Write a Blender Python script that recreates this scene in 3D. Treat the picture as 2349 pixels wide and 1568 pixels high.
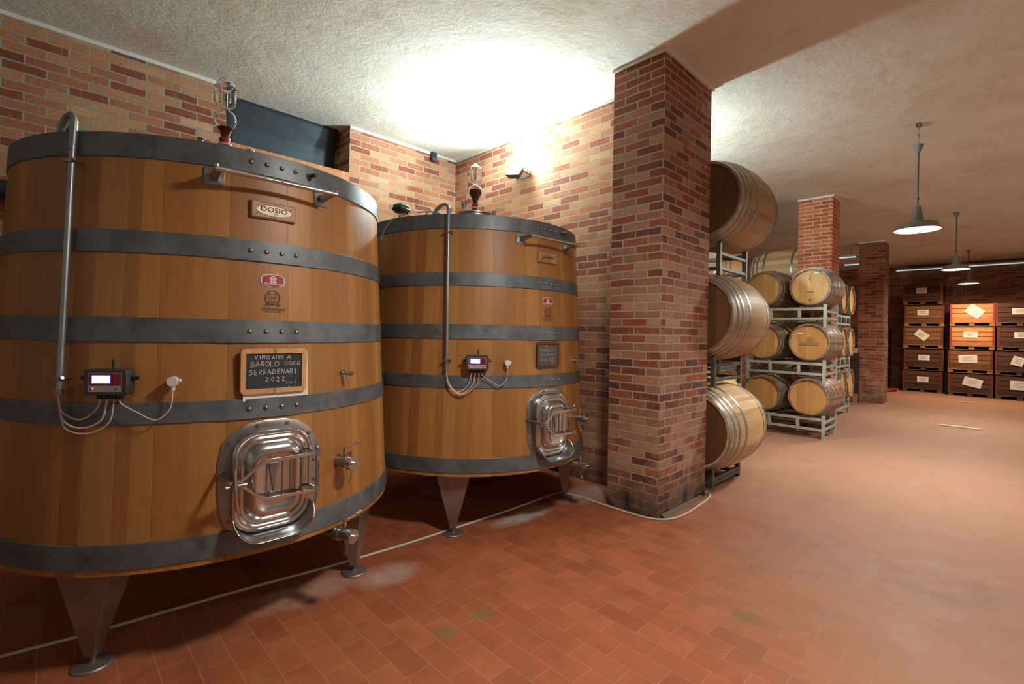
import bpy, bmesh, math, random
from mathutils import Vector, Matrix
random.seed(7)
for o in list(bpy.data.objects): bpy.data.objects.remove(o)
sc = bpy.context.scene
COL = sc.collection
PI = math.pi
H = 4.114          # ceiling height

# ------------------------------------------------------------------ camera
cd = bpy.data.cameras.new('camera'); cam = bpy.data.objects.new('camera', cd); COL.objects.link(cam)
cd.sensor_width = 36; cd.lens = 16.842; cd.shift_x = 0.00199; cd.shift_y = -0.0097
Rv = Vector((0.71624361, -0.69760462, 0.01851745)); Uv = Vector((-0.01518729, 0.01094661, 0.99982474)); Fv = Vector((0.69768506, 0.71639931, 0.00275428))
cam.matrix_world = Matrix(((Rv.x, Uv.x, -Fv.x, 0), (Rv.y, Uv.y, -Fv.y, 0), (Rv.z, Uv.z, -Fv.z, 1.6), (0, 0, 0, 1)))
cd.clip_start = 0.05; cd.clip_end = 100
sc.camera = cam

# ------------------------------------------------------------------ world, exposure
w = bpy.data.worlds.new('cellar_world'); sc.world = w; w.use_nodes = True
w.node_tree.nodes['Background'].inputs[0].default_value = (0.9, 0.75, 0.65, 1)
w.node_tree.nodes['Background'].inputs[1].default_value = 0.02
sc.view_settings.view_transform = 'Standard'; sc.view_settings.look = 'None'
sc.view_settings.gamma = 1; sc.view_settings.use_curve_mapping = False
sc.view_settings.exposure = 0.0

# lamp strengths (watts); the lamps themselves are built further down
P_WALL_LAMP = 150
P_WALL_LAMP_STORE = 95
P_PENDANT = 150
COOL = (0.78, 0.98, 1.0); WARM = (1.0, 0.70, 0.42); NEUT = (1.0, 0.96, 0.86)

def srgb(r, g=None, b=None):
    if g is None: r, g, b = int(r[0:2], 16), int(r[2:4], 16), int(r[4:6], 16)
    f = lambda c: (c/255/12.92) if c/255 <= .04045 else ((c/255+.055)/1.055)**2.4
    return (f(r), f(g), f(b), 1)

def lamp(name, loc, power, color, radius=.05, kind='POINT', size=.3, parent=None, spread=None):
    l = bpy.data.lights.new(name, kind); l.energy = power; l.color = color[:3]
    if kind == 'AREA':
        l.shape = 'DISK'; l.size = size
        if spread: l.spread = spread
    else: l.shadow_soft_size = radius
    o = bpy.data.objects.new(name, l); COL.objects.link(o); o.location = loc
    if parent: o.parent = parent
    return o

# ------------------------------------------------------------------ mesh building
class MB:
    def __init__(s):
        s.bm = bmesh.new(); s.uv = s.bm.loops.layers.uv.new('UV'); s.done = set(); s.mi = 0
    def face(s, vs, uvs=None):
        try: f = s.bm.faces.new(vs)
        except ValueError: return None
        f.material_index = s.mi
        if uvs:
            for l, u in zip(f.loops, uvs): l[s.uv].uv = u
            s.done.add(f)
        return f
    def box(s, c, size, M=None):
        c = Vector(c); hx, hy, hz = size[0]/2, size[1]/2, size[2]/2; vs = []
        for x, y, z in ((-1,-1,-1),(1,-1,-1),(1,1,-1),(-1,1,-1),(-1,-1,1),(1,-1,1),(1,1,1),(-1,1,1)):
            p = c + Vector((x*hx, y*hy, z*hz)); p = M @ p if M else p; vs.append(s.bm.verts.new(p))
        for f in ((0,3,2,1),(4,5,6,7),(0,1,5,4),(1,2,6,5),(2,3,7,6),(3,0,4,7)): s.face([vs[i] for i in f])
        return s
    def bx(s, x0, x1, y0, y1, z0, z1, M=None):
        return s.box(((x0+x1)/2, (y0+y1)/2, (z0+z1)/2), (abs(x1-x0), abs(y1-y0), abs(z1-z0)), M)
    def tube(s, pts, r, seg=10, M=None, caps=True):
        pts = [Vector(p) for p in pts]; rs = r if isinstance(r, (list, tuple)) else [r]*len(pts)
        rings = []; prev = None
        for i, p in enumerate(pts):
            t = (pts[min(i+1, len(pts)-1)] - pts[max(i-1, 0)]).normalized()
            if prev is None:
                a = Vector((0, 0, 1)) if abs(t.z) < .9 else Vector((1, 0, 0))
                n = t.cross(a).normalized()
            else: n = (prev - t*prev.dot(t)).normalized()
            prev = n; b = t.cross(n)
            ring = []
            for k in range(seg):
                q = p + (n*math.cos(2*PI*k/seg) + b*math.sin(2*PI*k/seg))*rs[i]
                ring.append(s.bm.verts.new(M @ q if M else q))
            rings.append(ring)
        for i in range(len(rings)-1):
            for k in range(seg):
                s.face([rings[i][k], rings[i][(k+1) % seg], rings[i+1][(k+1) % seg], rings[i+1][k]])
        if caps: s.face(rings[0][::-1]); s.face(rings[-1])
        return s
    def cyl(s, a, b, r, seg=16, M=None, r2=None): return s.tube([a, b], [r, r if r2 is None else r2], seg, M)
    def grid(s, rows, closed=False, uvs=None, M=None):
        V = [[s.bm.verts.new(M @ Vector(p) if M else Vector(p)) for p in row] for row in rows]
        n = len(V[0])
        for i in range(len(V)-1):
            for k in range(n if closed else n-1):
                k2 = (k+1) % n
                u = None
                if uvs: u = [uvs(i, k), uvs(i, k+1), uvs(i+1, k+1), uvs(i+1, k)]
                s.face([V[i][k], V[i][k2], V[i+1][k2], V[i+1][k]], u)
        return V
    def lathe(s, prof, seg=48, M=None, R=None, capb=False, capt=False, axis='Z'):
        """prof: (r, z). uv = (angle*R, length)"""
        R = R or max(p[0] for p in prof)
        d = [0]
        for i in range(1, len(prof)): d.append(d[-1] + math.hypot(prof[i][0]-prof[i-1][0], prof[i][1]-prof[i-1][1]))
        rows = []
        for r, z in prof:
            row = []
            for k in range(seg):
                a = 2*PI*k/seg
                row.append((r*math.cos(a), r*math.sin(a), z) if axis == 'Z' else (z, r*math.cos(a), r*math.sin(a)))
            rows.append(row)
        V = s.grid(rows, True, lambda i, k: (2*PI*k/seg*R, d[i]), M)
        if capb: s.face(V[0][::-1])
        if capt: s.face(V[-1])
        return V
    def poly(s, pts, M=None):
        return s.face([s.bm.verts.new(M @ Vector(p) if M else Vector(p)) for p in pts])
    def prism(s, pts2, y0, y1, M=None):
        """extrude outline in xz plane along y"""
        a = [s.bm.verts.new(M @ Vector((x, y0, z)) if M else Vector((x, y0, z))) for x, z in pts2]
        b = [s.bm.verts.new(M @ Vector((x, y1, z)) if M else Vector((x, y1, z))) for x, z in pts2]
        s.face(a); s.face(b[::-1]); n = len(a)
        for i in range(n): s.face([a[i], b[i], b[(i+1) % n], a[(i+1) % n]])
        return s
    def build(s, name, mat, parent=None, bevel=0, angle=35, swap=False, solid=0, normals=True):
        if normals: bmesh.ops.recalc_face_normals(s.bm, faces=s.bm.faces)
        for f in s.bm.faces:
            if f in s.done: continue
            n = f.normal; ax = max(range(3), key=lambda i: abs(n[i]))
            for l in f.loops:
                c = l.vert.co
                u = (c.x, c.y) if ax == 2 else ((c.x, c.z) if ax == 1 else (c.y, c.z))
                l[s.uv].uv = (u[1], u[0]) if swap else u
        me = bpy.data.meshes.new(name); s.bm.to_mesh(me); s.bm.free()
        for m in (mat if isinstance(mat, (list, tuple)) else [mat]): me.materials.append(m)
        me.shade_smooth(); me.set_sharp_from_angle(angle=math.radians(angle))
        o = bpy.data.objects.new(name, me); COL.objects.link(o)
        if parent: o.parent = parent
        if bevel:
            b = o.modifiers.new('bevel', 'BEVEL'); b.width = bevel; b.segments = 2; b.limit_method = 'ANGLE'; b.angle_limit = math.radians(40)
        if solid:
            b = o.modifiers.new('thick', 'SOLIDIFY'); b.thickness = solid; b.offset = 0
        return o

def tag(o, label=None, cat=None, group=None, kind=None):
    if label: o['label'] = label
    if cat: o['category'] = cat
    if group: o['group'] = group
    if kind: o['kind'] = kind
    return o
def empty(name, loc=(0,0,0), rz=0, label=None, cat=None, group=None, scale=1):
    o = bpy.data.objects.new(name, None); COL.objects.link(o); o.location = loc; o.rotation_euler = (0, 0, rz)
    o.scale = (scale,)*3; o.empty_display_size = .1
    return tag(o, label, cat, group)
CH = {}
def copy_tree(o, parent=None):
    c = o.copy(); COL.objects.link(c)
    if parent: c.parent = parent
    for ch in [x for x in bpy.data.objects if x.parent == o]: copy_tree(ch, c)
    return c
def rrect(hw, hh, r, n=6, cx=0, cz=0):
    out = []
    for sx, sz, a0 in ((1, 1, 0), (-1, 1, 90), (-1, -1, 180), (1, -1, 270)):
        for k in range(n+1):
            a = math.radians(a0 + 90*k/n)
            out.append((cx + sx*(hw-r) + r*math.cos(a), cz + sz*(hh-r) + r*math.sin(a)))
    return out

# flat artwork (letters, emblems) in a 2D frame, later laid on a surface
class Flat:
    def __init__(s): s.bm = bmesh.new()
    def poly(s, pts, lay=0):
        try: s.bm.faces.new([s.bm.verts.new((x, y, lay)) for x, y in pts])
        except ValueError: pass
        return s
    def rect(s, x0, y0, x1, y1, lay=0): return s.poly([(x0, y0), (x1, y0), (x1, y1), (x0, y1)], lay)
    def ring(s, cx, cy, rx, ry, t, lay=0, n=40, a0=0, a1=360):
        P = [[], []]
        for k in range(n+1):
            a = math.radians(a0 + (a1-a0)*k/n)
            P[0].append(s.bm.verts.new((cx+rx*math.cos(a), cy+ry*math.sin(a), lay)))
            P[1].append(s.bm.verts.new((cx+(rx-t)*math.cos(a), cy+(ry-t)*math.sin(a), lay)))
        for k in range(n): s.bm.faces.new([P[0][k], P[0][k+1], P[1][k+1], P[1][k]])
        return s
    def oval(s, cx, cy, rx, ry, lay=0, n=32):
        c = s.bm.verts.new((cx, cy, lay)); v = [s.bm.verts.new((cx+rx*math.cos(2*PI*k/n), cy+ry*math.sin(2*PI*k/n), lay)) for k in range(n)]
        for k in range(n): s.bm.faces.new([c, v[k], v[(k+1) % n]])
        return s
    def stroke(s, pts, w, lay=0):
        for (x0, y0), (x1, y1) in zip(pts, pts[1:]):
            d = math.hypot(x1-x0, y1-y0) or 1; nx, ny = -(y1-y0)/d*w/2, (x1-x0)/d*w/2; ex, ey = (x1-x0)/d*w*.3, (y1-y0)/d*w*.3
            s.poly([(x0+nx-ex, y0+ny-ey), (x0-nx-ex, y0-ny-ey), (x1-nx+ex, y1-ny+ey), (x1+nx+ex, y1+ny+ey)], lay)
        return s
    def text(s, t, size, x, y, shear=0, bold=0, xs=1, lay=0, align='CENTER', space=1):
        cu = bpy.data.curves.new('t', 'FONT'); cu.body = t; cu.size = size; cu.align_x = align; cu.shear = shear; cu.offset = bold; cu.space_character = space
        cu.resolution_u = 3
        ob = bpy.data.objects.new('t', cu); COL.objects.link(ob)
        me = bpy.data.meshes.new_from_object(ob.evaluated_get(bpy.context.evaluated_depsgraph_get()))
        m0 = len(s.bm.verts); s.bm.from_mesh(me); s.bm.verts.ensure_lookup_table()
        for v in s.bm.verts[m0:]: v.co = Vector((v.co.x*xs + x, v.co.y + y, lay))
        bpy.data.objects.remove(ob); bpy.data.curves.remove(cu); bpy.data.meshes.remove(me)
        return s
    def build(s, name, mat, mapper, parent=None, label=None):
        bmesh.ops.triangulate(s.bm, faces=s.bm.faces)
        for v in s.bm.verts: v.co = mapper(v.co.x, v.co.y, v.co.z)
        me = bpy.data.meshes.new(name); s.bm.to_mesh(me); s.bm.free(); me.materials.append(mat)
        o = bpy.data.objects.new(name, me); COL.objects.link(o)
        if parent: o.parent = parent
        if label: o['label'] = label
        return o

# ------------------------------------------------------------------ materials
class NT:
    def __init__(s, name):
        s.m = bpy.data.materials.new(name); s.m.use_nodes = True; s.t = s.m.node_tree; s.b = s.t.nodes['Principled BSDF']
    def n(s, typ, **kw):
        x = s.t.nodes.new(typ)
        for k, v in kw.items():
            if k.startswith('i_'):
                key = k[2:]; key = int(key) if key.isdigit() else key.replace('_', ' ')
                if hasattr(v, 'bl_idname') or isinstance(v, bpy.types.NodeSocket): s.t.links.new(v, x.inputs[key])
                else: x.inputs[key].default_value = v
            else: setattr(x, k, v)
        return x
    def link(s, a, b): s.t.links.new(a, b)
    def uv(s): return s.n('ShaderNodeUVMap', uv_map='UV').outputs[0]
    def obj(s): return s.n('ShaderNodeTexCoord').outputs['Object']
    def noise(s, vec, scale, detail=4, rough=.55, dist=0):
        x = s.n('ShaderNodeTexNoise', i_Scale=scale, i_Detail=detail, i_Roughness=rough, i_Distortion=dist); s.link(vec, x.inputs['Vector']); return x.outputs['Fac']
    def mapp(s, vec, scale=(1,1,1), loc=(0,0,0)):
        x = s.n('ShaderNodeMapping'); x.inputs['Scale'].default_value = scale; x.inputs['Location'].default_value = loc; s.link(vec, x.inputs['Vector']); return x.outputs[0]
    def ramp(s, fac, stops, interp='LINEAR'):
        x = s.n('ShaderNodeValToRGB'); x.color_ramp.interpolation = interp; e = x.color_ramp.elements
        while len(e) < len(stops): e.new(.5)
        for i, (p, c) in enumerate(stops): e[i].position = p; e[i].color = c if len(c) == 4 else (*c, 1)
        s.link(fac, x.inputs[0]); return x.outputs[0]
    def mix(s, fac, a, b, mode='MIX'):
        x = s.n('ShaderNodeMix', data_type='RGBA', blend_type=mode)
        for inp, v in ((x.inputs[0], fac), (x.inputs[6], a), (x.inputs[7], b)):
            if isinstance(v, bpy.types.NodeSocket): s.link(v, inp)
            else: inp.default_value = v
        return x.outputs[2]
    def math(s, op, a, b=0, c=0):
        x = s.n('ShaderNodeMath', operation=op)
        for inp, v in zip(x.inputs, (a, b, c)):
            if isinstance(v, bpy.types.NodeSocket): s.link(v, inp)
            else: inp.default_value = v
        return x.outputs[0]
    def bump(s, h, strength=.3, dist=.01):
        x = s.n('ShaderNodeBump'); x.inputs['Strength'].default_value = strength; x.inputs['Distance'].default_value = dist
        s.link(h, x.inputs['Height']); s.link(x.outputs[0], s.b.inputs['Normal'])
    def set(s, color=None, rough=None, metal=None, **kw):
        for k, v in (('Base Color', color), ('Roughness', rough), ('Metallic', metal)):
            if v is None: continue
            if isinstance(v, bpy.types.NodeSocket): s.link(v, s.b.inputs[k])
            else: s.b.inputs[k].default_value = v
        for k, v in kw.items(): s.b.inputs[k.replace('_', ' ')].default_value = v
        return s.m
g = lambda v: (v, v, v, 1)

def brick_mat(name, stops, mortar, dirt=0.0, bw=.268, rh=.078, ms=.0085, effl=.0, swapdir=False):
    t = NT(name); uv = t.uv()
    d = t.n('ShaderNodeTexNoise', i_Scale=9, i_Detail=3); t.link(uv, d.inputs['Vector'])
    off = t.n('ShaderNodeVectorMath', operation='MULTIPLY_ADD'); t.link(d.outputs['Color'], off.inputs[0]); off.inputs[1].default_value = (.017, .017, 0); t.link(uv, off.inputs[2])
    b = t.n('ShaderNodeTexBrick', i_Color1=g(0), i_Color2=g(1), i_Mortar=g(.5), i_Scale=1, i_Mortar_Size=ms, i_Mortar_Smooth=.25, i_Bias=0, i_Brick_Width=bw, i_Row_Height=rh)
    b.offset = .5; b.squash = 1
    t.link(off.outputs[0], b.inputs['Vector'])
    rnd = t.n('ShaderNodeSeparateColor'); t.link(b.outputs['Color'], rnd.inputs[0]); rv = rnd.outputs[0]
    n1 = t.noise(uv, 2.2, 2); v = t.math('ADD', rv, t.math('MULTIPLY', t.math('SUBTRACT', n1, .5), .35))
    col = t.ramp(v, stops)
    n2 = t.noise(uv, 38, 5, .7); col = t.mix(.8, col, t.ramp(n2, [(.3, g(.62)), (.7, g(1.15))]), 'MULTIPLY')
    n4 = t.noise(t.mapp(uv, (14, 3, 1)), 3, 3); col = t.mix(t.ramp(n4, [(.55, g(0)), (.75, g(.28))]), col, srgb(205, 170, 140))
    col = t.mix(b.outputs['Fac'], col, mortar)
    if dirt:
        sep = t.n('ShaderNodeSeparateXYZ'); t.link(uv, sep.inputs[0])
        pale = t.math('SUBTRACT', t.noise(t.mapp(uv, (1, 1, 1), (3, 7, 0)), 3.2, 4, .7), t.math('MULTIPLY', sep.outputs[1], .16))
        col = t.mix(t.ramp(pale, [(.38, g(0)), (.52, g(effl))]), col, srgb(176, 140, 116))
        n3 = t.noise(uv, 5, 5, .65)
        low = t.math('SUBTRACT', t.math('MULTIPLY', n3, 1.3), t.math('MULTIPLY', sep.outputs[1], 1.25))
        col = t.mix(t.ramp(low, [(.15, g(0)), (.75, g(dirt))]), col, srgb(38, 30, 26))
    h = t.math('SUBTRACT', t.math('MULTIPLY', n2, .35), b.outputs['Fac'])
    t.bump(h, .75, .009)
    return t.set(col, .85)

BR_LIGHT = [(0, srgb(128, 66, 44)), (.22, srgb(146, 76, 50)), (.36, srgb(168, 104, 70)), (.62, srgb(182, 122, 88)), (.85, srgb(190, 136, 98)), (1, srgb(200, 156, 118))]
BR_DARK = [(0, srgb(98, 54, 44)), (.18, srgb(128, 66, 44)), (.34, srgb(148, 76, 46)), (.46, srgb(156, 84, 54)), (.56, srgb(150, 100, 76)), (.8, srgb(166, 116, 90)), (1, srgb(176, 132, 106))]
BR_ORANGE = [(0, srgb(176, 84, 50)), (.5, srgb(196, 98, 60)), (1, srgb(210, 122, 78))]
M = {}
M['brick'] = brick_mat('brick_salmon', BR_LIGHT, srgb(160, 152, 136), .9, effl=.2)
M['brick_dark'] = brick_mat('brick_red_brown', BR_DARK, srgb(164, 150, 134), 1.0, effl=.5, rh=.0735, bw=.26)
M['brick_orange'] = brick_mat('brick_orange', BR_ORANGE, srgb(200, 180, 152), .8, ms=.009, effl=.6, rh=.0685, bw=.25)
M['brick_far'] = brick_mat('brick_far', [(0, srgb(100, 50, 34)), (.5, srgb(142, 76, 50)), (1, srgb(164, 100, 70))], srgb(148, 122, 98), .6, effl=.55)
M['soldier'] = brick_mat('brick_on_edge', [(0, srgb(196, 120, 76)), (1, srgb(214, 146, 98))], srgb(160, 140, 118), bw=.068, rh=.24, ms=.006)

def floor_mat():
    t = NT('floor_cotto'); uv = t.uv()
    b = t.n('ShaderNodeTexBrick', i_Color1=g(0), i_Color2=g(1), i_Mortar=g(.5), i_Scale=1, i_Mortar_Size=.0022, i_Mortar_Smooth=.1, i_Bias=0, i_Brick_Width=.272, i_Row_Height=.136)
    b.offset = .5; b.squash = 1
    t.link(uv, b.inputs['Vector'])
    rnd = t.n('ShaderNodeSeparateColor'); t.link(b.outputs['Color'], rnd.inputs[0])
    col = t.ramp(rnd.outputs[0], [(0, srgb(150, 80, 48)), (.5, srgb(158, 86, 52)), (1, srgb(166, 93, 59))])
    n1 = t.noise(uv, 4.5, 6, .65, .6); col = t.mix(.6, col, t.ramp(n1, [(.3, g(.7)), (.7, g(1.2))]), 'MULTIPLY')
    n2 = t.noise(uv, 60, 3, .7); col = t.mix(.25, col, t.ramp(n2, [(.3, g(.75)), (.7, g(1.15))]), 'MULTIPLY')
    # dry wear of the trafficked aisle: x world = v, y world = u
    sep = t.n('ShaderNodeSeparateXYZ'); t.link(uv, sep.inputs[0])
    aisle = t.math('SUBTRACT', t.math('MULTIPLY', sep.outputs[1], .42), t.math('MULTIPLY', sep.outputs[0], .62))
    aisle = t.math('ADD', aisle, t.math('MULTIPLY', t.noise(uv, 1.1, 4, .6), .9))
    wear = t.ramp(t.math('MULTIPLY', aisle, .3), [(.26, g(0)), (.5, g(.78))])
    col = t.mix(wear, col, srgb(168, 130, 108))
    st = t.noise(t.mapp(uv, (1, 1, 1), (5, 2, 0)), .9, 5, .7); col = t.mix(t.ramp(st, [(.56, g(0)), (.66, g(.3))]), col, srgb(120, 96, 74))
    # chalky lime marks beside the tank feet
    def spot(cu, cv, ru, rv, a):
        x = t.math('DIVIDE', t.math('SUBTRACT', sep.outputs[0], cu), ru); y = t.math('DIVIDE', t.math('SUBTRACT', sep.outputs[1], cv), rv)
        d = t.math('SUBTRACT', 1, t.math('ADD', t.math('MULTIPLY', x, x), t.math('MULTIPLY', y, y)))
        nn = t.noise(t.mapp(uv, (1, 1, 1), (cu, cv, 0)), 11, 6, .75)
        return t.math('MULTIPLY', t.ramp(t.math('MULTIPLY', d, nn), [(.15, g(0)), (.5, g(a))]), 1)
    for a in ((2.92, 3.05, .16, .5, .8), (2.92, 3.9, .3, .5, .5), (2.95, 1.2, .22, .45, .35), (2.8, 1.65, .2, .3, .45)):
        col = t.mix(spot(*a), col, srgb(190, 180, 172))
    for a in ((2.04, 1.56, .09, .10, .8), (2.05, 1.82, .08, .11, .8), (1.0, 2.9, .10, .12, .6)):
        col = t.mix(spot(*a), col, srgb(118, 98, 66))
    col = t.mix(t.math('MULTIPLY', b.outputs['Fac'], .6), col, srgb(176, 130, 100))
    t.bump(t.math('SUBTRACT', t.math('MULTIPLY', n1, .3), b.outputs['Fac']), .35, .004)
    return t.set(col, t.ramp(n1, [(.3, g(.58)), (.7, g(.75))]))
M['floor'] = floor_mat()

def ceil_mat():
    t = NT('rough_plaster'); v = t.obj()
    n1 = t.noise(v, 1.1, 5, .6); col = t.ramp(n1, [(.32, srgb(212, 202, 182)), (.5, srgb(222, 219, 208)), (.7, srgb(228, 227, 220))])
    n2 = t.noise(t.mapp(v, (1, 1, 1), (9, 1, 0)), 3.5, 6, .7); col = t.mix(t.ramp(n2, [(.58, g(0)), (.72, g(.35))]), col, srgb(172, 152, 120))
    a = t.noise(v, 26, 8, .7); b = t.noise(v, 5, 5, .62)
    t.bump(t.math('ADD', t.math('MULTIPLY', a, .5), b), .5, .025)
    return t.set(col, .95)
M['ceiling'] = ceil_mat()
def plaster(name, c):
    t = NT(name); v = t.obj(); a = t.noise(v, 25, 6, .7); t.bump(a, .4, .01); return t.set(t.ramp(a, [(.3, tuple(x*.85 for x in c[:3])+(1,)), (.7, c)]), .9)
M['cement'] = plaster('grey_cement', srgb(112, 98, 82))
M['plaster'] = plaster('white_plaster', srgb(226, 224, 216))

def stave_mat(name, stops, w, grain=.5, rough=.45, stain=0, seam=.5):
    t = NT(name); uv = t.uv(); sep = t.n('ShaderNodeSeparateXYZ'); t.link(uv, sep.inputs[0])
    cell = t.math('ADD', t.math('DIVIDE', sep.outputs[0], w), t.math('MULTIPLY', t.math('SINE', t.math('MULTIPLY', sep.outputs[0], 2.1/w)), .3)); fl = t.math('FLOOR', cell)
    wn = t.n('ShaderNodeTexWhiteNoise', noise_dimensions='1D'); t.link(fl, wn.inputs['W'])
    fr = t.math('FRACT', cell); edge = t.math('ABSOLUTE', t.math('SUBTRACT', fr, .5))
    col = t.ramp(wn.outputs['Value'], stops)
    comb = t.n('ShaderNodeCombineXYZ'); t.link(sep.outputs[0], comb.inputs[0]); t.link(sep.outputs[1], comb.inputs[1]); t.link(t.math('MULTIPLY', wn.outputs['Value'], 20), comb.inputs[2])
    g1 = t.noise(t.mapp(comb.outputs[0], (70, 2.2, 1)), 1.6, 5, .65, .4)
    col = t.mix(grain, col, t.ramp(g1, [(.3, g(.66)), (.7, g(1.14))]), 'MULTIPLY')
    g2 = t.noise(t.mapp(comb.outputs[0], (9, 1.1, 1)), 1.4, 4, .6, 1)
    col = t.mix(.5, col, t.ramp(g2, [(.35, g(.8)), (.7, g(1.12))]), 'MULTIPLY')
    # medullary flecks
    g3 = t.noise(t.mapp(comb.outputs[0], (16, 9, 1)), 3, 2, .5, 2.5)
    col = t.mix(t.ramp(g3, [(.68, g(0)), (.74, g(.10))]), col, srgb(224, 178, 118))
    if stain:
        g4 = t.noise(uv, 2.4, 6, .75); col = t.mix(t.ramp(g4, [(.5, g(0)), (.72, g(stain))]), col, srgb(92, 52, 26))
    col = t.mix(t.ramp(edge, [(.485, g(0)), (.497, g(seam))]), col, srgb(60, 34, 18))
    t.bump(t.math('SUBTRACT', t.math('MULTIPLY', g1, .3), t.ramp(edge, [(.48, g(0)), (.5, g(.6))])), .25, .003)
    return t.set(col, rough)
M['oak_tank'] = stave_mat('tank_oak', [(0, srgb(146, 98, 50)), (.3, srgb(158, 106, 54)), (.6, srgb(166, 114, 60)), (.85, srgb(176, 126, 70)), (1, srgb(190, 144, 88))], .094, grain=.4, rough=.45, seam=.22)
M['oak_light'] = stave_mat('barrel_oak_light', [(0, srgb(190, 148, 98)), (.5, srgb(208, 170, 120)), (1, srgb(224, 190, 142))], .062, rough=.6)
M['oak_mid'] = stave_mat('barrel_oak_mid', [(0, srgb(148, 112, 70)), (.5, srgb(166, 128, 84)), (1, srgb(182, 146, 100))], .062, rough=.55)
M['oak_aged'] = stave_mat('barrel_oak_aged', [(0, srgb(120, 88, 62)), (.5, srgb(150, 116, 84)), (1, srgb(176, 142, 108))], .06, rough=.65, stain=.4)
M['oak_wine'] = stave_mat('barrel_oak_wine', [(0, srgb(122, 80, 58)), (.5, srgb(156, 110, 84)), (1, srgb(186, 140, 112))], .06, rough=.65, stain=.5)
M['head_tan'] = stave_mat('barrel_head_tan', [(0, srgb(196, 152, 92)), (.5, srgb(208, 166, 104)), (1, srgb(220, 180, 118))], .075, rough=.55)
M['head_gold'] = stave_mat('barrel_head_gold', [(0, srgb(184, 134, 76)), (.5, srgb(198, 148, 88)), (1, srgb(208, 162, 102))], .075, rough=.55, stain=.35)
M['head_brown'] = stave_mat('barrel_head_brown', [(0, srgb(104, 66, 38)), (.5, srgb(116, 76, 44)), (1, srgb(128, 86, 50))], .09, rough=.6)
M['wood_pale'] = stave_mat('pale_wood', [(0, srgb(198, 150, 104)), (1, srgb(214, 168, 122))], 1.0, grain=.6)
M['wood_plaque'] = stave_mat('plaque_wood', [(0, srgb(160, 118, 78)), (1, srgb(174, 132, 90))], 1.0, grain=.5)
M['wood_dark'] = stave_mat('dark_frame_wood', [(0, srgb(92, 56, 34)), (1, srgb(104, 64, 38))], 1.0, grain=.6)
M['crate_dark'] = stave_mat('crate_wood_dark', [(0, srgb(62, 38, 31)), (.5, srgb(76, 46, 37)), (1, srgb(90, 56, 44))], .11, rough=.8, stain=.4)
M['crate_brown'] = stave_mat('crate_wood_brown', [(0, srgb(104, 68, 42)), (.5, srgb(122, 82, 50)), (1, srgb(136, 92, 58))], .11, rough=.8, stain=.4)
M['crate_lit'] = stave_mat('crate_wood_lit', [(0, srgb(178, 118, 70)), (.5, srgb(194, 134, 82)), (1, srgb(206, 150, 98))], .11, rough=.75, stain=.2)  # warm lamplight on the upper crates painted into the wood colour
M['pallet'] = stave_mat('pallet_wood', [(0, srgb(150, 112, 72)), (1, srgb(172, 132, 88))], .12, rough=.8, stain=.4)

def metal(name, c, rough, var=.1, metal=1.0, scale=5, bump=0):
    t = NT(name); v = t.obj(); n = t.noise(v, scale, 6, .7, .5)
    col = t.mix(1, c, t.ramp(n, [(.3, g(1-var*2)), (.7, g(1+var))]), 'MULTIPLY')
    if bump: t.bump(n, bump, .003)
    return t.set(col, t.ramp(n, [(.3, g(max(.02, rough-.08))), (.7, g(rough+.1))]), metal)
M['hoop'] = metal('hoop_steel', srgb(106, 112, 117), .46, .22, .4, 6)
M['hoop_galv'] = metal('hoop_galvanised', srgb(150, 152, 150), .4, .15, .8, 9)
M['rivet'] = metal('rivet_steel', srgb(150, 148, 142), .35, .1)
M['steel'] = metal('stainless', srgb(196, 200, 202), .2, .06)
M['steel_brushed'] = metal('stainless_brushed', srgb(160, 160, 160), .38, .1)
M['leg'] = metal('leg_steel', srgb(150, 138, 132), .45, .12, .7)
M['conduit'] = metal('zinc_conduit', srgb(150, 156, 158), .38, .1, .75)
M['rack'] = metal('rack_paint_grey_green', srgb(172, 174, 162), .5, .14, .25, 12)
M['rack_dark'] = metal('rack_steel_dull', srgb(98, 98, 90), .5, .2, .4, 12)
def plain(name, c, rough=.5, metal=0, emit=None, es=0, **kw):
    t = NT(name); v = t.obj(); n = t.noise(v, 14, 3)
    col = t.mix(1, c, t.ramp(n, [(.3, g(.92)), (.7, g(1.05))]), 'MULTIPLY')
    t.set(col, rough, metal, **kw)
    if emit: t.b.inputs['Emission Color'].default_value = emit; t.b.inputs['Emission Strength'].default_value = es
    return t.m
M['sheet'] = plain('blue_black_sheet', srgb(66, 78, 88), .3, .6)
M['black'] = plain('black_plastic', srgb(30, 30, 32), .4)
M['charcoal'] = plain('charcoal_plastic', srgb(58, 58, 62), .5)
M['grey_panel'] = plain('grey_panel', srgb(160, 156, 160), .4)
M['magenta'] = plain('magenta_panel', srgb(132, 20, 60), .35)
M['display'] = plain('lit_display', srgb(200, 220, 255), .3, emit=srgb(196, 226, 255), es=2.2)
M['display_rim'] = plain('lit_display_rim', srgb(80, 80, 220), .3, emit=srgb(70, 80, 255), es=1.2)
M['led'] = plain('red_indicator', srgb(255, 60, 40), .3, emit=srgb(255, 70, 50), es=8)
M['ink'] = plain('grey_print', srgb(90, 90, 100), .5)
M['cable'] = plain('pale_cable', srgb(196, 188, 180), .5)
M['white_plastic'] = plain('white_plastic', srgb(214, 206, 204), .4)
M['green'] = plain('green_plastic', srgb(22, 150, 108), .45)
M['slate'] = plain('black_slate', srgb(44, 46, 48), .7)
M['slate_grey'] = plain('grey_slate', srgb(86, 84, 82), .75)
M['chalk'] = plain('white_chalk', srgb(206, 206, 206), .9)
M['paper'] = plain('white_paper', srgb(226, 224, 224), .7)
M['cream'] = plain('cream_plaque', srgb(232, 220, 196), .4)
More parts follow.
